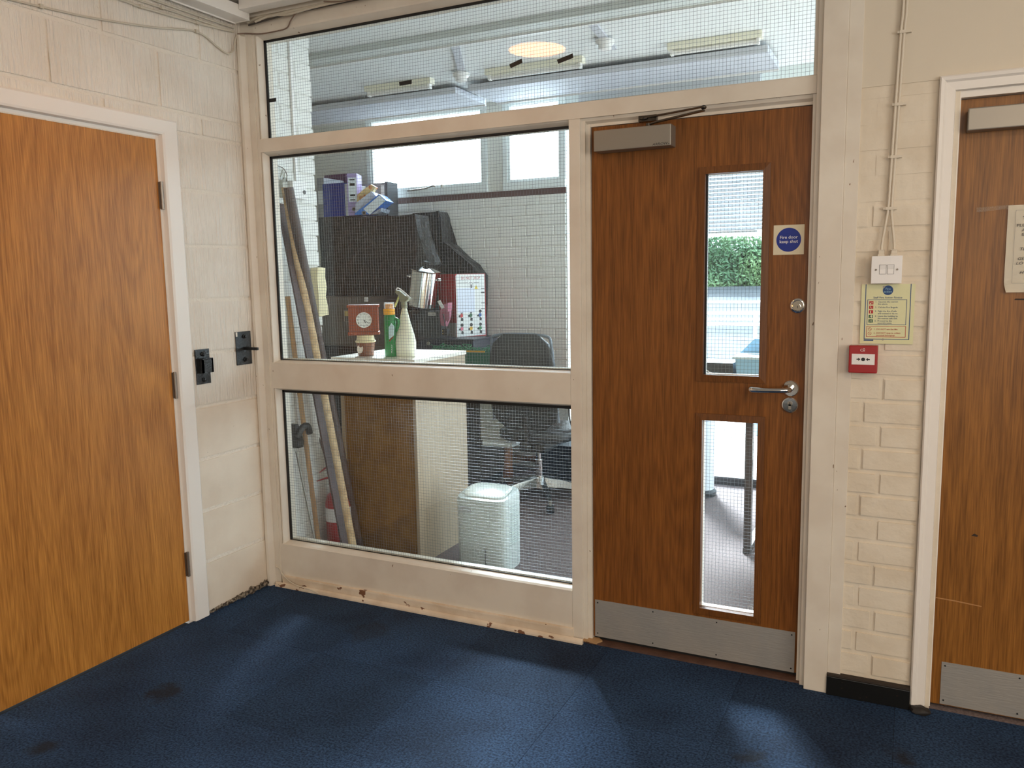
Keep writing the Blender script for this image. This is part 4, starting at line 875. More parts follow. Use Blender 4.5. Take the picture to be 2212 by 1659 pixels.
obj('lead', one(tube, smoothpath([(dc+hw-.01, dy0+.02, .006), a, (a+b)/2+Vector((.03, .01, 0)), b, b+Vector((.02, -.08, 0))], 6), .004, 8), m_white, t2, True)
# ------------------------------------------------------------------ office chair (seen from behind)
hub = Vector((.575, 1.86, 0)); t = thing('office_chair', 'black swivel chair with a polished five-star base, seen from behind', 'chair', hub)
m_lea = mat('black_leatherette', (.028, .032, .036), .38, bump=.25, bscale=120)
def cushion(c, hx, hy, hz, e=.5, n=28, rows=10, tilt=0, top=1.0):
    bm = B(); rings = []
    for j in range(rows+1):
        f = -1+2*j/rows; s = (1-abs(f)**4)**.25 if abs(f) < 1 else .0
        s = max(.55, s); z_ = f*hz
        tw = top if f > 0 else 1
        w_ = 1+(top-1)*(f+1)/2
        rings.append([bm.verts.new(Vector((c[0]+x_*s*w_, c[1]+y_*s + tilt*z_, c[2]+z_))) for x_, y_ in sup(hx, hy, n, e)])
    for a, b in zip(rings, rings[1:]):
        for q in range(n): bm.faces.new((a[q], a[(q+1)%n], b[(q+1)%n], b[q]))
    bm.faces.new(rings[0][::-1]); bm.faces.new(rings[-1]); return bm
bk = obj('backrest', cushion((.535, 1.72, .78), .245, .035, .305, top=.86, tilt=-.12), m_lea, t, True)
pts = [Vector((.535+x_, 1.72+.0-.12*z_, .78+z_)) for x_, z_ in [(-.225, -.25), (-.215, 0), (-.205, .24), (-.17, .292), (0, .302), (.17, .292), (.205, .24), (.215, 0), (.225, -.25)]]
obj('piping', one(tube, smoothpath(pts, 4), .009, 8), mat('piping_reflection_grey', srgb(110, 120, 132), .35), bk, True)  # piping coloured pale to give the blue-white reflection along the edge
obj('seat', cushion((.56, 1.96, .43), .25, .24, .05), m_lea, t, True)
obj('mechanism', bx(.48, .66, 1.76, 1.98, .325, .385, bev=.01), m_blk, t)
obj('back_bracket', one(flatbar, Vector((.56, 1.72, .36)), Vector((.55, 1.755, .56)), .10, .02), m_blk, t)
obj('gas_lift', one(lambda b_: [cyl(b_, hub+Vector((0,0,.09)), hub+Vector((0,0,.26)), .026, n=20), cyl(b_, hub+Vector((0,0,.26)), hub+Vector((0,0,.33)), .014, n=16)]), m_chrome, t, True)
m_alu = mat('polished_aluminium', (.55, .55, .54), .22, .95)
a0 = math.atan2(1.505-1.86, .821-.575)
for i in range(5):
    a_ = a0+i*2*math.pi/5; d = Vector((math.cos(a_), math.sin(a_), 0)); e_ = hub+d*.345; s_ = Vector((-d.y, d.x, 0))
    bm = B(); v = []
    for (pp, w_, zt, zb) in ((hub+d*.02, .032, .150, .085), (hub+d*.15, .024, .130, .082), (e_, .014, .082, .060)):
        v.append([bm.verts.new(pp+s_*w_+Vector((0,0,zb))), bm.verts.new(pp-s_*w_+Vector((0,0,zb))), bm.verts.new(pp-s_*w_*.8+Vector((0,0,zt))), bm.verts.new(pp+s_*w_*.8+Vector((0,0,zt)))])
    for q, w2 in zip(v, v[1:]):
        for u in range(4): bm.faces.new((q[u], q[(u+1)%4], w2[(u+1)%4], w2[u]))
    bm.faces.new(v[0][::-1]); bm.faces.new(v[-1]); obj('base_arm', bm, m_alu, t)
    cs = obj('caster', one(cyl, e_+s_*-.020+Vector((0,0,.026)), e_+s_*.020+Vector((0,0,.026)), .0255, n=20), m_blk, t, True)
    obj('caster_stem', one(cyl, e_+Vector((0,0,.045)), e_+Vector((0,0,.075)), .009, n=10), m_silver, cs)
# ------------------------------------------------------------------ work table along the back wall and the clutter on it
tb = thing('work_table', 'old wooden table with brown legs along the back wall', 'table', (.3, 2.3, 0))
m_tbl = wood('table_oak', srgb(96, 58, 34), srgb(150, 96, 60), cathedral=False)
obj('table_top', bx(-.60, 1.15, 1.98, 2.62, .715, .745, bev=.003), m_tbl, tb); obj('apron', bx(-.56, 1.11, 2.0, 2.02, .64, .714), m_tbl, tb)
lx = P(1098, 1000, 'y', 2.05).x
for x_, y_ in ((lx, 2.05), (1.06, 2.05), (-.54, 2.56), (1.06, 2.56)): obj('leg', one(lathe, [(.034, 0), (.040, .10), (.030, .14), (.032, .60), (.040, .64), (.040, .714)], (x_, y_, 0), 16), m_tbl, tb, True)
obj('stretcher', bx(-.54, 1.06, 2.545, 2.575, .07, .11), m_tbl, tb)
# heater behind the chair
hx0, hx1 = P(1037, 900, 'y', 1.93).x, P(1068, 900, 'y', 1.93).x; hz0, hz1 = P(1050, 952, 'y', 1.93).z, .70
t = thing('drawer_pedestal', 'pale grey drawer unit hanging under the table', 'drawers', (hx0, 2.1, hz0)); obj('carcass', bx(hx0, hx0+.20, 1.935, 2.4, hz0, .638), mat('pale_grey_metal', srgb(176,178,170), .5), t)
obj('drawer', bx(hx0+.004, hx0+.196, 1.925, 1.934, hz0+.02, hz0+.15), mat('pale_grey_metal', (0,0,0)), t); obj('drawer', bx(hx0+.004, hx0+.196, 1.925, 1.934, hz0+.16, .632), mat('pale_grey_metal', (0,0,0)), t)
zl = P(1070, 962, 'y', 1.93).z; obj('base_rail', bx(hx0+.02, hx0+.24, 1.92, 2.39, hz0-.03, hz0-.0005), m_wf, t)
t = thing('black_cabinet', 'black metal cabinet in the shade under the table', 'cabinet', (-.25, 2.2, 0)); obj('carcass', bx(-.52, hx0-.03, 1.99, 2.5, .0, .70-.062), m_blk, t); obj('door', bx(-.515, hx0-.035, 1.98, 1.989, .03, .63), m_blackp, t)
t = thing('floor_box', 'low navy box on the floor beneath the table', 'box', (.62, 2.3, 0)); obj('carton', bx(.42, .80, 2.15, 2.45, 0, .26, bev=.006), mat('navy_card', (.012, .018, .035), .6), t); obj('lid', bx(.41, .81, 2.14, 2.46, .2605, .30, bev=.004), mat('navy_card', (0,0,0)), t)
t = thing('computer_tower', 'grey computer tower behind the chair base', 'computer', (.80, 2.35, 0)); obj('case', bx(.86, 1.02, 2.10, 2.5, 0.0, .42, bev=.006), mat('pale_grey_metal', (0,0,0)), t); obj('front_panel', bx(.865, 1.015, 2.09, 2.099, .01, .41), m_blk, t)
t = thing('printer', 'grey desktop printer with trailing black lead right of the chair', 'printer', (.95, 2.2, .745)); obj('body', bx(.74, 1.10, 2.02, 2.36, .746, .93, bev=.02), mat('dark_grey_plastic', (.05,.055,.06), .4), t); obj('paper_tray', bx(.78, 1.06, 1.97, 2.019, .77, .79), m_white, t)
obj('lead', one(tube, smoothpath([(.80, 2.10, .75), (.76, 1.95, .68), (.78, 1.90, .50), (.86, 1.93, .40), (1.0, 2.0, .39)], 5), .005, 6), m_blk, t, True)
# navy box, grey tub, saucepan
def bX(px, y): return P(px, 700, 'y', y).x
t = thing('navy_storage_box', 'dark navy plastic box with a round catch under the grey tub', 'box', (-.3, 2.15, .745))
nx0, nx1 = P(866, 745, 'y', 2.0).x, P(1022, 745, 'y', 2.0).x; nz = P(940, 731, 'y', 2.0).z
m_nv = mat('navy_plastic', (.016, .022, .040), .35)
obj('body', bx(nx0, nx1, 2.0, 2.38, .746, nz-.012, bev=.008), m_nv, t); obj('lid', bx(nx0-.008, nx1+.008, 1.99, 2.385, nz-.0118, nz, bev=.004), m_nv, t)
c = P(925, 742, 'y', 1.995); obj('catch', one(lathe, [(.013, 0), (.013, .006), (.008, .010)], (c.x, 2.0, c.z), 18, Vector((0,-1,0))), m_silver, t, True)
# green netting crate
gx0, gx1 = P(925, 770, 'y', 1.9).x, P(1075, 760, 'y', 1.9).x; gzt = P(1000, 752, 'y', 1.9).z
t = thing('green_crate', 'green plastic crate of tangled netting in front of the red box', 'crate', ((gx0+gx1)/2, 1.96, .7))
m_gc = mat('green_plastic', srgb(24, 96, 72), .5)
obj('wall', bx(gx0, gx1, 1.870, 1.876, .75, gzt-.02), m_gc, t)
obj('wall', bx(gx0, gx1, 1.970, 1.976, .75, gzt-.02), m_gc, t)
for x_ in (gx0, gx1-.006): obj('wall', bx(x_, x_+.006, 1.8762, 1.9698, .75, gzt-.02), m_gc, t)
obj('floor_panel', bx(gx0, gx1, 1.87, 1.976, .7455, .7498), m_gc, t)
obj('rim', bx(gx0-.006, gx1+.006, 1.858, 1.8698, gzt-.034, gzt-.022), m_gc, t)
bm = B()
for i in range(46):
    c0 = Vector((random.uniform(gx0+.03, gx1-.02), random.uniform(1.885, 1.96), gzt-.03+random.uniform(0, .035)))
    pts = [c0+Vector((random.uniform(-.06, .06), random.uniform(-.03, .03), random.uniform(-.02, .022))) for _ in range(6)]
    tube(bm, smoothpath(pts, 3), .0022, 4)
o = tag(obj('green_netting', bm, mat('net_green', srgb(40, 120, 84), .6)), 'tangle of green garden netting heaped in the green crate', 'netting', kind='stuff')
ya = P(933, 751, 'y', 1.86); yb2 = P(1047, 752, 'y', 1.86); t = thing('yellow_rule', 'thin yellow wooden rule resting across the green crate front', 'ruler', ya)
obj('blade', bx(ya.x, yb2.x, 1.856, 1.862, gzt-.021, gzt-.011), mat('rule_yellow', srgb(206, 152, 40), .5), t)
# red and white DO NOT DROP box, turned so its left side shows
c = P(985, 660, 'y', 2.12); ang = R(32)
xr = P(1048, 660, 'y', 2.12).x - c.x
zt_, zb2 = P(1015, 591, 'y', 2.12).z, nz+.001
bxr = thing('packing_box', 'red and white DO NOT DROP box with small tool pictures', 'box', (c.x, 2.12, zb2))
m_bred = mat('box_red', srgb(170, 30, 34), .5); m_bwh = mat('box_white', srgb(226, 228, 228), .5)
W2, D2, H2 = .238, .27, zt_-zb2; bxr.rotation_euler.z = R(57)
obj('carton', bx(c.x, c.x+W2, 2.12, 2.12+D2, zb2, zt_), m_bred, bxr)
obj('white_label', one(prism, [(c.x+.002, zb2+.0), (c.x+W2-.006, zb2+.008), (c.x+W2-.008, zt_-.004), (c.x+.01, zt_-.004), (c.x+.002, zt_-.014)], 'y', 2.1175, 2.1198), m_bwh, bxr)
obj('lower_band', bx(c.x-.0015, c.x-.0002, 2.121, 2.12+D2, zb2, zb2+.10), mat('box_grey', srgb(186, 180, 172), .5), bxr)
yy = 2.1170
text('lettering', 'DO NOT DROP', .030, (c.x+W2*.50, yy, zt_-.040), m_bred, bxr, sc=.72)
obj('taped_sheet', bx(c.x+.012, c.x+W2*.62, 2.1160, 2.1172, zt_-.27, zt_-.10), mat('taped_paper', srgb(214, 220, 236), .4), bxr)
bm = B()
for (u0, u1, v0, v1) in ((.06, .40, .060, .062), (.06, .40, .11, .112), (.40, .405, .06, .11), (.44, .56, .06, .062), (.44, .56, .11, .112), (.44, .445, .06, .11), (.555, .56, .06, .11), (.60, .78, .06, .062), (.84, .96, .10, .104), (.84, .96, .125, .135), (.84, .96, .20, .204), (.84, .96, .24, .244), (.66, .97, .39, .392), (.66, .97, .402, .404), (.66, .97, .414, .416)):
    box(bm, c.x+W2*u0, c.x+W2*u1, yy-.0003, yy, zt_-v1*H2/.43, zt_-v0*H2/.43)
obj('printed_lines', bm, m_ink, bxr)
bm = B(); q0 = Vector((c.x+W2*.68, 0, zt_-.105)); prism(bm, [(q0.x-.014, q0.z-.002), (q0.x+.014, q0.z-.002), (q0.x, q0.z+.026)], 'y', yy-.0006, yy); obj('warning_triangle', bm, mat('warn_yellow', srgb(220, 190, 40), .5), bxr)
obj('drop_mark', bx(c.x+W2*.49, c.x+W2*.53, yy-.0004, yy, zt_-.105, zt_-.075), m_ink, bxr)
cols = [srgb(190, 40, 44), srgb(30, 90, 60), srgb(40, 90, 160), srgb(210, 110, 130), srgb(220, 170, 40), srgb(60, 130, 80)]
for i in range(6):
    ux = c.x+W2*(.17+.31*(i % 3)); uz = zt_-H2*(.66+.21*(i//3)); mm = mat('print_%d' % i, cols[i], .5)
    p_ = obj('tool_picture', one(prism, [(ux-.016, uz-.008), (ux-.004, uz-.014), (ux+.012, uz-.008), (ux+.012, uz+.010), (ux-.002, uz+.014), (ux-.014, uz+.004)], 'y', yy-.0004, yy), mm, bxr)
    bm = B(); cyl(bm, (ux+.002, yy-.0008, uz+.026), (ux+.002, yy, uz+.026), .012, n=12); prism(bm, [(ux-.006, uz-.036), (ux+.012, uz-.040), (ux+.014, uz-.022), (ux-.002, uz-.012)], 'y', yy-.0008, yy); cyl(bm, (ux-.016, yy-.0008, uz-.004), (ux-.016, yy, uz-.004), .008, n=10)
    obj('picture_shade', bm, m_ink, p_)
# grey tapered tub
tx0, tx1 = P(886, 700, 'y', 2.02).x, P(952, 700, 'y', 2.02).x; tz0 = nz+.001; tz1 = P(915, 674, 'y', 2.02).z
t = thing('grey_tub', 'dark grey tapered plastic tub with a small barcode label', 'tub', ((tx0+tx1)/2, 2.15, tz0)); m_gt = mat('dark_grey_tub', (.045, .052, .058), .35, bump=.15, bscale=30)
bm = bx(tx0+.02, tx1-.012, 2.03, 2.115, tz0, tz1); 
for v in bm.verts:
    if v.co.z > tz0+.05: v.co.x += -.022 if v.co.x < (tx0+tx1)/2 else .022
obj('body', bm, m_gt, t); obj('rim', bx(tx0-.008, tx1+.016, 2.018, 2.117, tz1+.0002, tz1+.012, bev=.003), m_gt, t)
c = P(931, 679, 'y', 2.02); lb = obj('barcode_label', bx(c.x-.030, c.x+.030, 2.0285, 2.0298, c.z-.010, c.z+.012), m_white, t)
obj('bars', one(lambda b_: [box(b_, c.x-.024+i*.006, c.x-.0215+i*.006, 2.0278, 2.0284, c.z-.006, c.z+.008) for i in range(9)]), m_ink, lb)
# chrome pan leaning on the tub
pb_ = P(908, 671, 'y', 2.06); t = thing('stock_pot', 'tilted chrome stock pot with its lid, perched on the grey tub', 'pot', pb_)
ax = Vector((.20, -.05, .98)).normalized()
c0 = pb_ + Vector((.008, 0, .024)); HP = .255; RP = .098
obj('pan', one(lathe, [(RP-.012, 0), (RP, .012), (RP, HP), (RP+.006, HP+.004)], c0, 36, ax), m_chrome, t, True)
lid = obj('lid', one(lathe, [(RP+.010, 0), (RP+.012, .006), (RP*.7, .022), (RP*.25, .032), (.012, .034)], c0+ax*(HP+.005), 36, ax), m_chrome, t, True)
obj('lid_knob', one(lathe, [(.010, 0), (.012, .016), (.026, .022), (.026, .030), (.006, .034)], c0+ax*(HP+.040), 20, ax), m_blk, lid, True)
sd = (Vector((-.9, -.42, 0)) - ax*Vector((-.9, -.42, 0)).dot(ax)).normalized(); s2 = ax.cross(sd)
for sg_ in (1, -1):
    q = [c0+sd*sg_*(RP)+ax*(HP*.82)+s2*k_*.04 + sd*sg_*(.020 if abs(k_) < .9 else 0) for k_ in (-1, -.6, .6, 1)]
    obj('handle', one(tube, smoothpath(q, 4), .006, 8), m_chrome, t, True)
# pink case with plug
pc_ = P(965, 690, 'y', 2.06); t = thing('pink_case', 'dusky pink padded case with a dangling black strap', 'case', pc_)
m_pk = mat('dusky_pink', srgb(172, 104, 122), .7)
def puff(pts, y0, y1, amt=.006, sc=20, cuts=2):
    bm = B(); prism(bm, pts, 'y', y0, y1); bmesh.ops.triangulate(bm, faces=[f for f in bm.faces if len(f.verts) > 4]); subd(bm, cuts); lump(bm, amt, sc); return bm
def out(px, y): return [(lambda q: (q.x, q.z))(P(a, b, 'y', y)) for a, b in px]
obj('body', puff(out([(952, 660), (968, 654), (967, 682), (960, 705), (952, 703), (950, 680)], 2.0), 2.0, 2.05, .004), m_pk, t, True)
obj('flap', puff(out([(967, 672), (973, 674), (972, 690), (968, 697), (965, 690)], 1.99), 1.98, 1.995, .002), m_pk, t, True)
obj('paper_tag', puff(out([(946, 651), (952, 648), (961, 664), (955, 668)], 1.985), 1.978, 1.980, .0005), m_white, t)
s_ = [P(a, b, 'y', 1.972) for a, b in ((957, 678), (960, 692), (962, 705), (963, 714))]; obj('strap', one(tube, smoothpath(s_, 4), .004, 6), m_blk, t, True)
c = P(963, 717, 'y', 2.0); t = thing('mains_plug', 'black mains plug with brass pins hanging by the packing box', 'plug', c)
obj('body', bx(c.x-.022, c.x+.022, 1.985, 2.01, c.z-.022, c.z+.024, bev=.006), m_blk, t)
for dz in (-.012, .006): obj('pin', bx(c.x-.014, c.x-.004, 1.972, 1.985, c.z+dz, c.z+dz+.006), mat('brass', (.8,.6,.25), .25, 1), t)
# filing cabinets standing left, beyond the stub wall
m_fc = mat('filing_grey_brown', srgb(112, 104, 96), .45)
fx1 = P(800, 700, 'y', 2.0).x; fz = P(760, 641, 'y', 2.0).z
t = thing('filing_cabinet', 'old brown-grey filing cabinet below the black plastic sheet', 'cabinet', (fx1-.23, 2.3, 0))
obj('carcass', bx(fx1-.52, fx1, 2.015, 2.60, .0, fz), m_fc, t)
fzs = [fz-.045-.31*i for i in range(4)]
for i, z_ in enumerate(fzs):
    dr = obj('drawer', bx(fx1-.512, fx1-.008, 2.0, 2.0145, z_-.300, z_-.006, bev=.002), m_fc if i == 0 else mat('drawer_black', (.012,.012,.013), .4), t)
    q = P(758, 682, 'y', 2.0) if i == 0 else Vector((fx1-.26, 0, z_-.12))
    if i == 0:
        bm = B(); X_, Z_ = q.x, q.z
        for (a, b, c_, d_) in ((-.06, .10, .035, .040), (-.06, .10, -.045, -.040), (-.06, -.055, -.045, .040), (.095, .10, -.045, .040)): box(bm, X_+a, X_+b, 1.994, 1.9998, Z_+c_, Z_+d_)
        obj('label_frame', bm, m_silver, dr); obj('label_card', bx(X_-.054, X_+.09, 1.998, 1.9998, Z_-.002, Z_+.034), mat('old_card', srgb(206, 180, 120), .7), dr)
c = P(790, 647, 'y', 2.0); obj('lock_tag', bx(c.x-.014, c.x+.012, 1.998, 2.0145, c.z-.016, c.z+.016, bev=.003), m_white, t)
# black plastic sheeting over what stands on the cabinet
m_blks = mat('black_polythene', (.020, .021, .022), .34, bump=1., bscale=9, bstretch=(1,1,.7), spec=.6, bdist=.05)
zb3 = fz+.002
o_ = out([(688, 470), (830, 466), (896, 464), (902, 500), (914, 540), (926, 572), (905, 600), (880, 640)], 2.18); o_ += [(fx1-.52, zb3), ]
o_[7] = (o_[7][0], zb3); o_[8] = (o_[0][0], zb3)
bm = puff(o_, 2.18, 2.37, .010, 9, 3)
for v in bm.verts: v.co.z = max(v.co.z, zb3)
tag(obj('plastic_sheeting', bm, m_blks, None, True), 'large sheet of creased black plastic draped over the filing cabinet', 'sheeting')
bm = puff(out([(890, 461), (930, 458), (948, 457), (953, 470), (957, 495), (960, 521), (900, 545)], 2.46), 2.44, 2.60, .006, 10, 2)
zs_ = P(960, 600, 'y', 2.46).z
tag(obj('black_backpack', puff(out([(893, 460), (930, 458), (948, 457), (954, 470), (958, 521), (975, 532), (1000, 558), (1020, 572), (1036, 594), (1036, 740), (893, 740)], 2.50), 2.485, 2.63, .008, 9, 2), mat('black_nylon', (.016, .018, .021), .5, bump=.9, bscale=12, bdist=.04), None, True), 'slumped black backpack against the white bricks behind the red box', 'bag'); bm.free()
e = [P(a, b, 'y', 2.33) for a, b in ((893, 466), (900, 492), (912, 530), (922, 555), (930, 575), (945, 586), (960, 594))]
t = thing('black_strap', 'thin shiny black strap trailing over the backpack', 'strap', e[-1]); obj('webbing', one(tube, smoothpath(e, 5), .006, 6), m_blackp, t, True)
# files on top
fy = 2.19; ft = P(740, 468, 'y', fy).z+.004
def F_(px, py, y=fy): return P(px, py, 'y', y)
m_nav = mat('file_navy', srgb(22, 52, 142), .5); m_pl = mat('file_plum', srgb(92, 60, 100), .5); m_lil = mat('file_lilac', srgb(172, 156, 206), .5); m_pap = mat('paper_edges', srgb(222, 224, 228), .7); m_lbl = mat('file_blue', srgb(64, 128, 214), .45); m_spw = mat('spine_white', srgb(226, 234, 240), .5)
def L_(px): return F_(px, 430).x
t = thing('navy_binder', 'wide navy ring binder standing at the left of the files', 'binder', (L_(727), fy, ft)); zt5 = F_(725, 396).z
obj('cover', bx(L_(700), L_(745), fy-.01, fy+.24, ft, zt5), m_nav, t); obj('pages', bx(L_(745)+.001, L_(753), fy, fy+.235, ft, zt5-.01), m_pap, t)
t = thing('grey_file', 'plain grey file at the far left end of the row', 'binder', (L_(693), fy, ft)); obj('cover', bx(L_(684), L_(699), fy+.01, fy+.26, ft, F_(693, 384).z), mat('file_grey', srgb(150, 150, 154), .6), t); obj('spine_label', bx(L_(686), L_(697), fy+.008, fy+.0098, ft+.1, ft+.2), m_pap, t)
t = thing('plum_file', 'plum box file rising behind the navy binder', 'binder', (L_(730), fy+.26, ft)); obj('cover', bx(P(703, 430, 'y', fy+.26).x, P(752, 430, 'y', fy+.26).x, fy+.26, fy+.36, ft, P(725, 377, 'y', fy+.26).z), m_pl, t); obj('lid_edge', bx(P(704, 430, 'y', fy+.26).x, P(751, 430, 'y', fy+.26).x, fy+.25, fy+.2595, P(725, 384, 'y', fy+.26).z, P(725, 380, 'y', fy+.26).z), m_pl, t)
zt6 = F_(760, 375).z; t = thing('lilac_lever_arch_file', 'upright lilac lever arch file with a white spine label', 'binder', (L_(760), fy, ft)); t.rotation_euler.z = R(22)
obj('cover', bx(L_(753)+.002, L_(771), fy-.012, fy+.13, ft, zt6), m_lil, t); obj('spine_label', bx(L_(755)+.002, L_(770), fy-.0135, fy-.0122, ft+.10, zt6-.03), m_spw, t)
for z_, h_ in ((ft+.11, .006), (ft+.14, .012), (zt6-.05, .01), (zt6-.09, .02)): obj('spine_print', bx(L_(758), L_(767), fy-.0142, fy-.0136, z_, z_+h_), m_ink, t)
obj('finger_ring', one(lathe, [(.015, 0), (.015, .003), (.010, .003), (.010, .001)], (L_(764), fy-.0122, ft+.045), 20, Vector((0,-1,0))), m_silver, t); obj('finger_hole', one(cyl, (L_(764), fy-.0140, ft+.045), (L_(764), fy-.0154, ft+.045), .0095), m_blk, t)
def leaning(name, label, corners, y0, y1, mm, ring=None, lab=None):
    t = thing(name, label, 'binder', (F_(*corners[0]).x, y0, ft)); t.rotation_euler.z = R(16); o_ = [(F_(a, b).x, max(ft, F_(a, b).z)) for a, b in corners]
    obj('cover', one(prism, o_, 'y', y0, y1), mm, t)
    if lab: obj('spine_label', one(prism, [(F_(a, b).x, F_(a, b).z) for a, b in lab], 'y', y0-.0014, y0-.0002), m_spw, t)
    if ring:
        q = F_(*ring); obj('finger_ring', one(lathe, [(.015, 0), (.015, .003), (.010, .003), (.010, .001)], (q.x, y0-.0016, q.z), 20, Vector((0,-1,0))), m_silver, t); obj('finger_hole', one(cyl, (q.x, y0-.0036, q.z), (q.x, y0-.0050, q.z), .0095), m_blk, t)
    return t
leaning('blue_lever_arch_file', 'bright blue lever arch file leaning right with a patterned white label', [(775, 468), (776, 461), (820, 419), (834, 433), (802, 466), (800, 468)], fy-.05, fy+.12, m_lbl, (792.5, 460.5), [(791, 452), (821, 421.5), (832, 433.5), (803, 464)])
leaning('white_file', 'pale file leaning under the cream folder', [(773, 460), (773, 440), (802, 413), (811, 423), (777, 458)], fy-.03, fy+.12, mat('file_pale', srgb(206, 212, 228), .5))
leaning('cream_folder', 'cream card folder with an orange stain leaning behind the pale file', [(771, 436), (772, 420), (784, 408), (797, 397), (806, 403), (798, 416)], fy+.0, fy+.05, mat('folder_cream', srgb(232, 206, 150), .7, col2=srgb(206, 110, 50), cscale=11, c_lo=.50, c_hi=.56))
leaning('patterned_file', 'small patterned file lying beneath the blue lever arch file', [(804, 468), (824, 449), (822, 457), (812, 468)], fy-.02, fy+.18, mat('file_pattern', srgb(190, 198, 210), .5, col2=srgb(120,130,150), cscale=60))
t = thing('grey_magazine_file', 'grey cardboard magazine file at the right end of the files', 'magazine file', (F_(830, 460).x, fy+.22, ft))
X0, X1 = P(781, 430, 'y', fy+.22).x, P(832, 430, 'y', fy+.22).x; ZT = P(810, 396, 'y', fy+.22).z
obj('carton', bx(X0, X1, fy+.22, fy+.34, ft, ZT), mat('file_grey', (0,0,0)), t); obj('dark_edge', bx(X1+.0005, X1+.022, fy+.22, fy+.36, ft, ZT+.005), mat('dark_card', srgb(72, 78, 84), .6), t); obj('pages', bx(X1-.03, X1-.006, fy+.212, fy+.2195, ft+.01, ZT-.02), m_pap, t)
# ------------------------------------------------------------------ what shows through the fire door
bnx = P(1543, 960, 'y', 2.36).x-.105
t = thing('cylinder_bin', 'white cylindrical bin with a dark base ring by the glazing', 'bin', (bnx, 2.36, 0))
obj('shell', one(lathe, [(.105, .03), (.105, .60), (.098, .64), (.03, .66)], (bnx, 2.36, 0), 36), mat('bin_white', srgb(214, 224, 232), .4), t, True); obj('base_ring', one(lathe, [(.118, 0), (.120, .028), (.106, .045)], (bnx, 2.36, 0.0), 36), m_blk, t, True)
dk = thing('desk', 'office desk on grey steel frame legs behind the fire door', 'desk', (2.3, 1.7, 0)); m_leg = mat('desk_leg_bronze', srgb(92, 84, 78), .35, .6)
obj('desk_top', bx(1.42, 3.4, 1.26, 2.05, .712, .735, bev=.002), m_beige, dk)
for x_ in (1.985, 3.3):
    obj('leg', bx(x_-.018, x_+.018, 1.31, 1.35, .03, .711), m_leg, dk); obj('leg', bx(x_-.018, x_+.018, 1.97, 2.01, .03, .711), m_leg, dk); obj('foot', bx(x_-.018, x_+.018, 1.30, 2.02, .0, .0298), m_leg, dk)
obj('rear_beam', bx(2.004, 3.28, 1.975, 2.005, .30, .335), m_leg, dk)
d0 = P(1523, 787, 'y', 1.8).x; d1_ = P(1583, 787, 'y', 1.8).x; dz_ = P(1550, 784, 'y', 1.8).z
t = thing('dark_box', 'dark grey box of white string on the desk', 'box', ((d0+d1_)/2, 1.85, .735)); obj('carton', bx(1.50, d1_, 1.80, 2.0, .7355, dz_), mat('charcoal_box', (.05, .05, .055), .6), t)
q = [P(a, b, 'y', 1.792) for a, b in ((1521, 803), (1526, 800), (1533, 804), (1541, 807))]; obj('string', one(tube, smoothpath(q, 4), .003, 6), m_white, t, True)
b0x = P(1588, 790, 'y', 1.8).x; t = thing('pale_blue_crate', 'pale blue plastic storage crate on the desk', 'crate', (b0x+.14, 1.9, .735)); m_pb = mat('crate_blue', srgb(150, 190, 216), .4)
zc = P(1610, 776, 'y', 1.8).z
bm = bx(b0x, b0x+.30, 1.80, 2.02, .7355, zc)
for v in bm.verts:
    if v.co.z < .8: v.co.x += .02 if v.co.x < b0x+.1 else -.02
obj('body', bm, m_pb, t); obj('rim', bx(b0x-.015, b0x+.315, 1.785, 2.035, zc+.0002, zc+.014, bev=.003), mat('crate_rim', srgb(204, 220, 228), .4), t)
bm = B(); prism(bm, [(b0x-.01, zc+.016), (b0x+.07, zc+.10), (b0x+.31, zc+.11), (b0x+.31, zc+.016)], 'y', 2.0, 2.012); obj('lid', bm, m_pb, t)
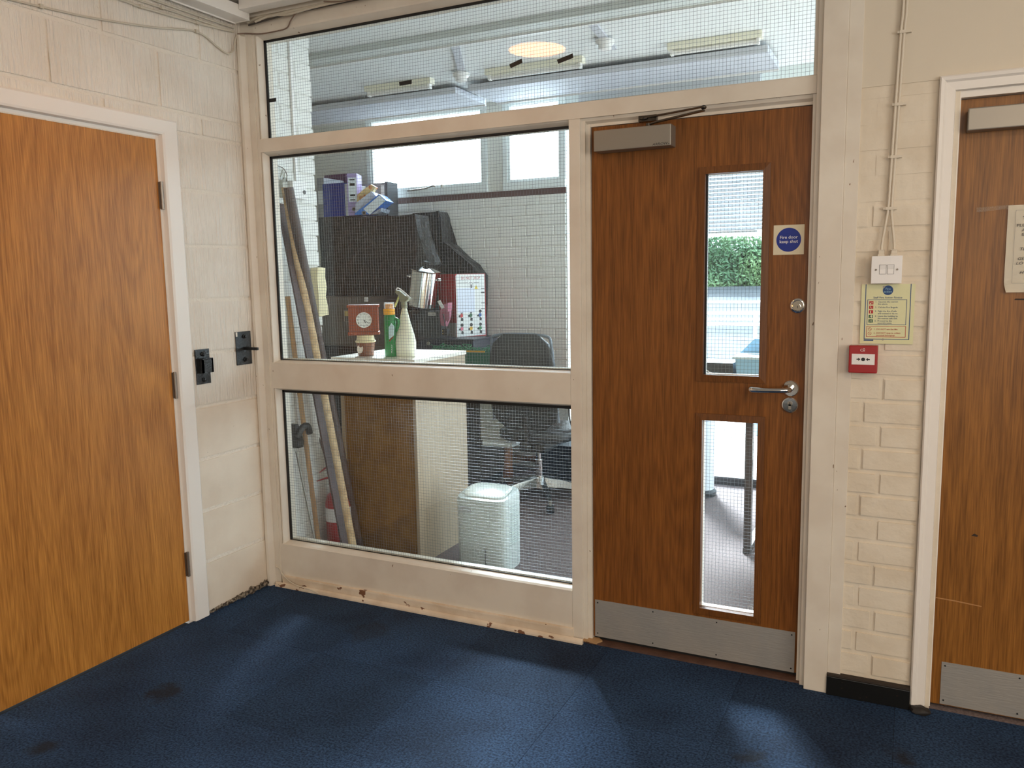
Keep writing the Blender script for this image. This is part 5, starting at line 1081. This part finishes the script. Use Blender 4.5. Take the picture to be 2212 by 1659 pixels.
# ------------------------------------------------------------------ outside
struct('ground', bx(-30, 30, 2.72, 6.0, -.14, -.03), mat('pale_paving', srgb(168, 156, 146), .8, col2=srgb(140, 124, 114), cscale=14, bump=.4, bscale=8), 'pale paving outside the office glazing')
bm = B(); v = [bm.verts.new(q) for q in ((-30, 6, -.03), (30, 6, -.03), (30, 16, 1.15), (-30, 16, 1.15), (30, 60, 1.3), (-30, 60, 1.3))]
bm.faces.new((v[0], v[1], v[2], v[3])); bm.faces.new((v[3], v[2], v[4], v[5]))
bmesh.ops.solidify(bm, geom=list(bm.faces), thickness=.1)
struct('ground.001', bm, mat('car_park_asphalt', srgb(112, 116, 120), .85, bump=.3, bscale=30), 'sloping pale asphalt car park')
def railing(y, zt, zm, lab, z0=.0):
    t = thing('railing', lab, 'railing', (0, y, z0))
    for z_ in (zt, zm): obj('rail', one(cyl, (-6, y, z_), (8, y, z_), .022, n=10), m_white, t)
    for i in range(8): obj('post', one(cyl, (-5.6+i*1.7, y, z0), (-5.6+i*1.7, y, zt), .022, n=10), m_white, t)
railing(6.2, P(1580, 676, 'y', 6.2).z, P(1580, 700, 'y', 6.2).z, 'nearer white two-bar railing outside the glazing', -.03)
railing(8.6, P(1580, 652, 'y', 8.6).z, P(1580, 690, 'y', 8.6).z, 'farther white two-bar railing on the car park slope', .26)
pt = P(1612, 945, 'z', -.03); t = thing('planter', 'pale blue tapered planter standing on the paving outside', 'planter', (pt.x+.16, pt.y+.2, -.03))
obj('pot', one(lathe, [(.12, 0), (.15, .26), (.17, .27), (.17, .31), (.155, .32)], (pt.x+.16, pt.y+.2, -.03), 24), m_pb, t, True)
# hedge
zh0, zh1 = P(1580, 618, 'y', 16.2).z, P(1580, 512, 'y', 16.2).z
hg = thing('hedge', 'tall green hedge at the far side of the car park', 'hedge', (-1, 17, zh0))
bm = bx(-16, 12, 16.3, 18, zh0-.1, zh1-.15); subd(bm, 12); lump(bm, .35, 1.3)
obj('core', bm, mat('hedge_dark', srgb(44, 66, 50), .9), hg, True)
bm = B(); lay = bm.loops.layers.uv
for i in range(26000):
    x = random.uniform(-6.5, 5.5) if i < 21000 else random.uniform(-16, 12); z_ = random.uniform(zh0-.1, zh1); y = 16.25 - .35*noise.noise(Vector((x*1.3, 1, z_*1.3))) + random.uniform(-.12, .12)
    s_ = random.uniform(.035, .075); a_ = Vector((random.gauss(0,1), random.gauss(0,1), random.gauss(0,1))).normalized(); b_ = a_.orthogonal().normalized()
    c = Vector((x, y, z_)); f = bm.faces.new([bm.verts.new(q) for q in (c-a_*s_, c+b_*s_*.45, c+a_*s_, c-b_*s_*.45)])
lf = obj('foliage', bm, mat('hedge_leaf', srgb(86, 122, 88), .6, col2=srgb(134, 162, 112), cscale=1.4, c_lo=.4, c_hi=.65), hg); lf['kind'] = 'stuff'
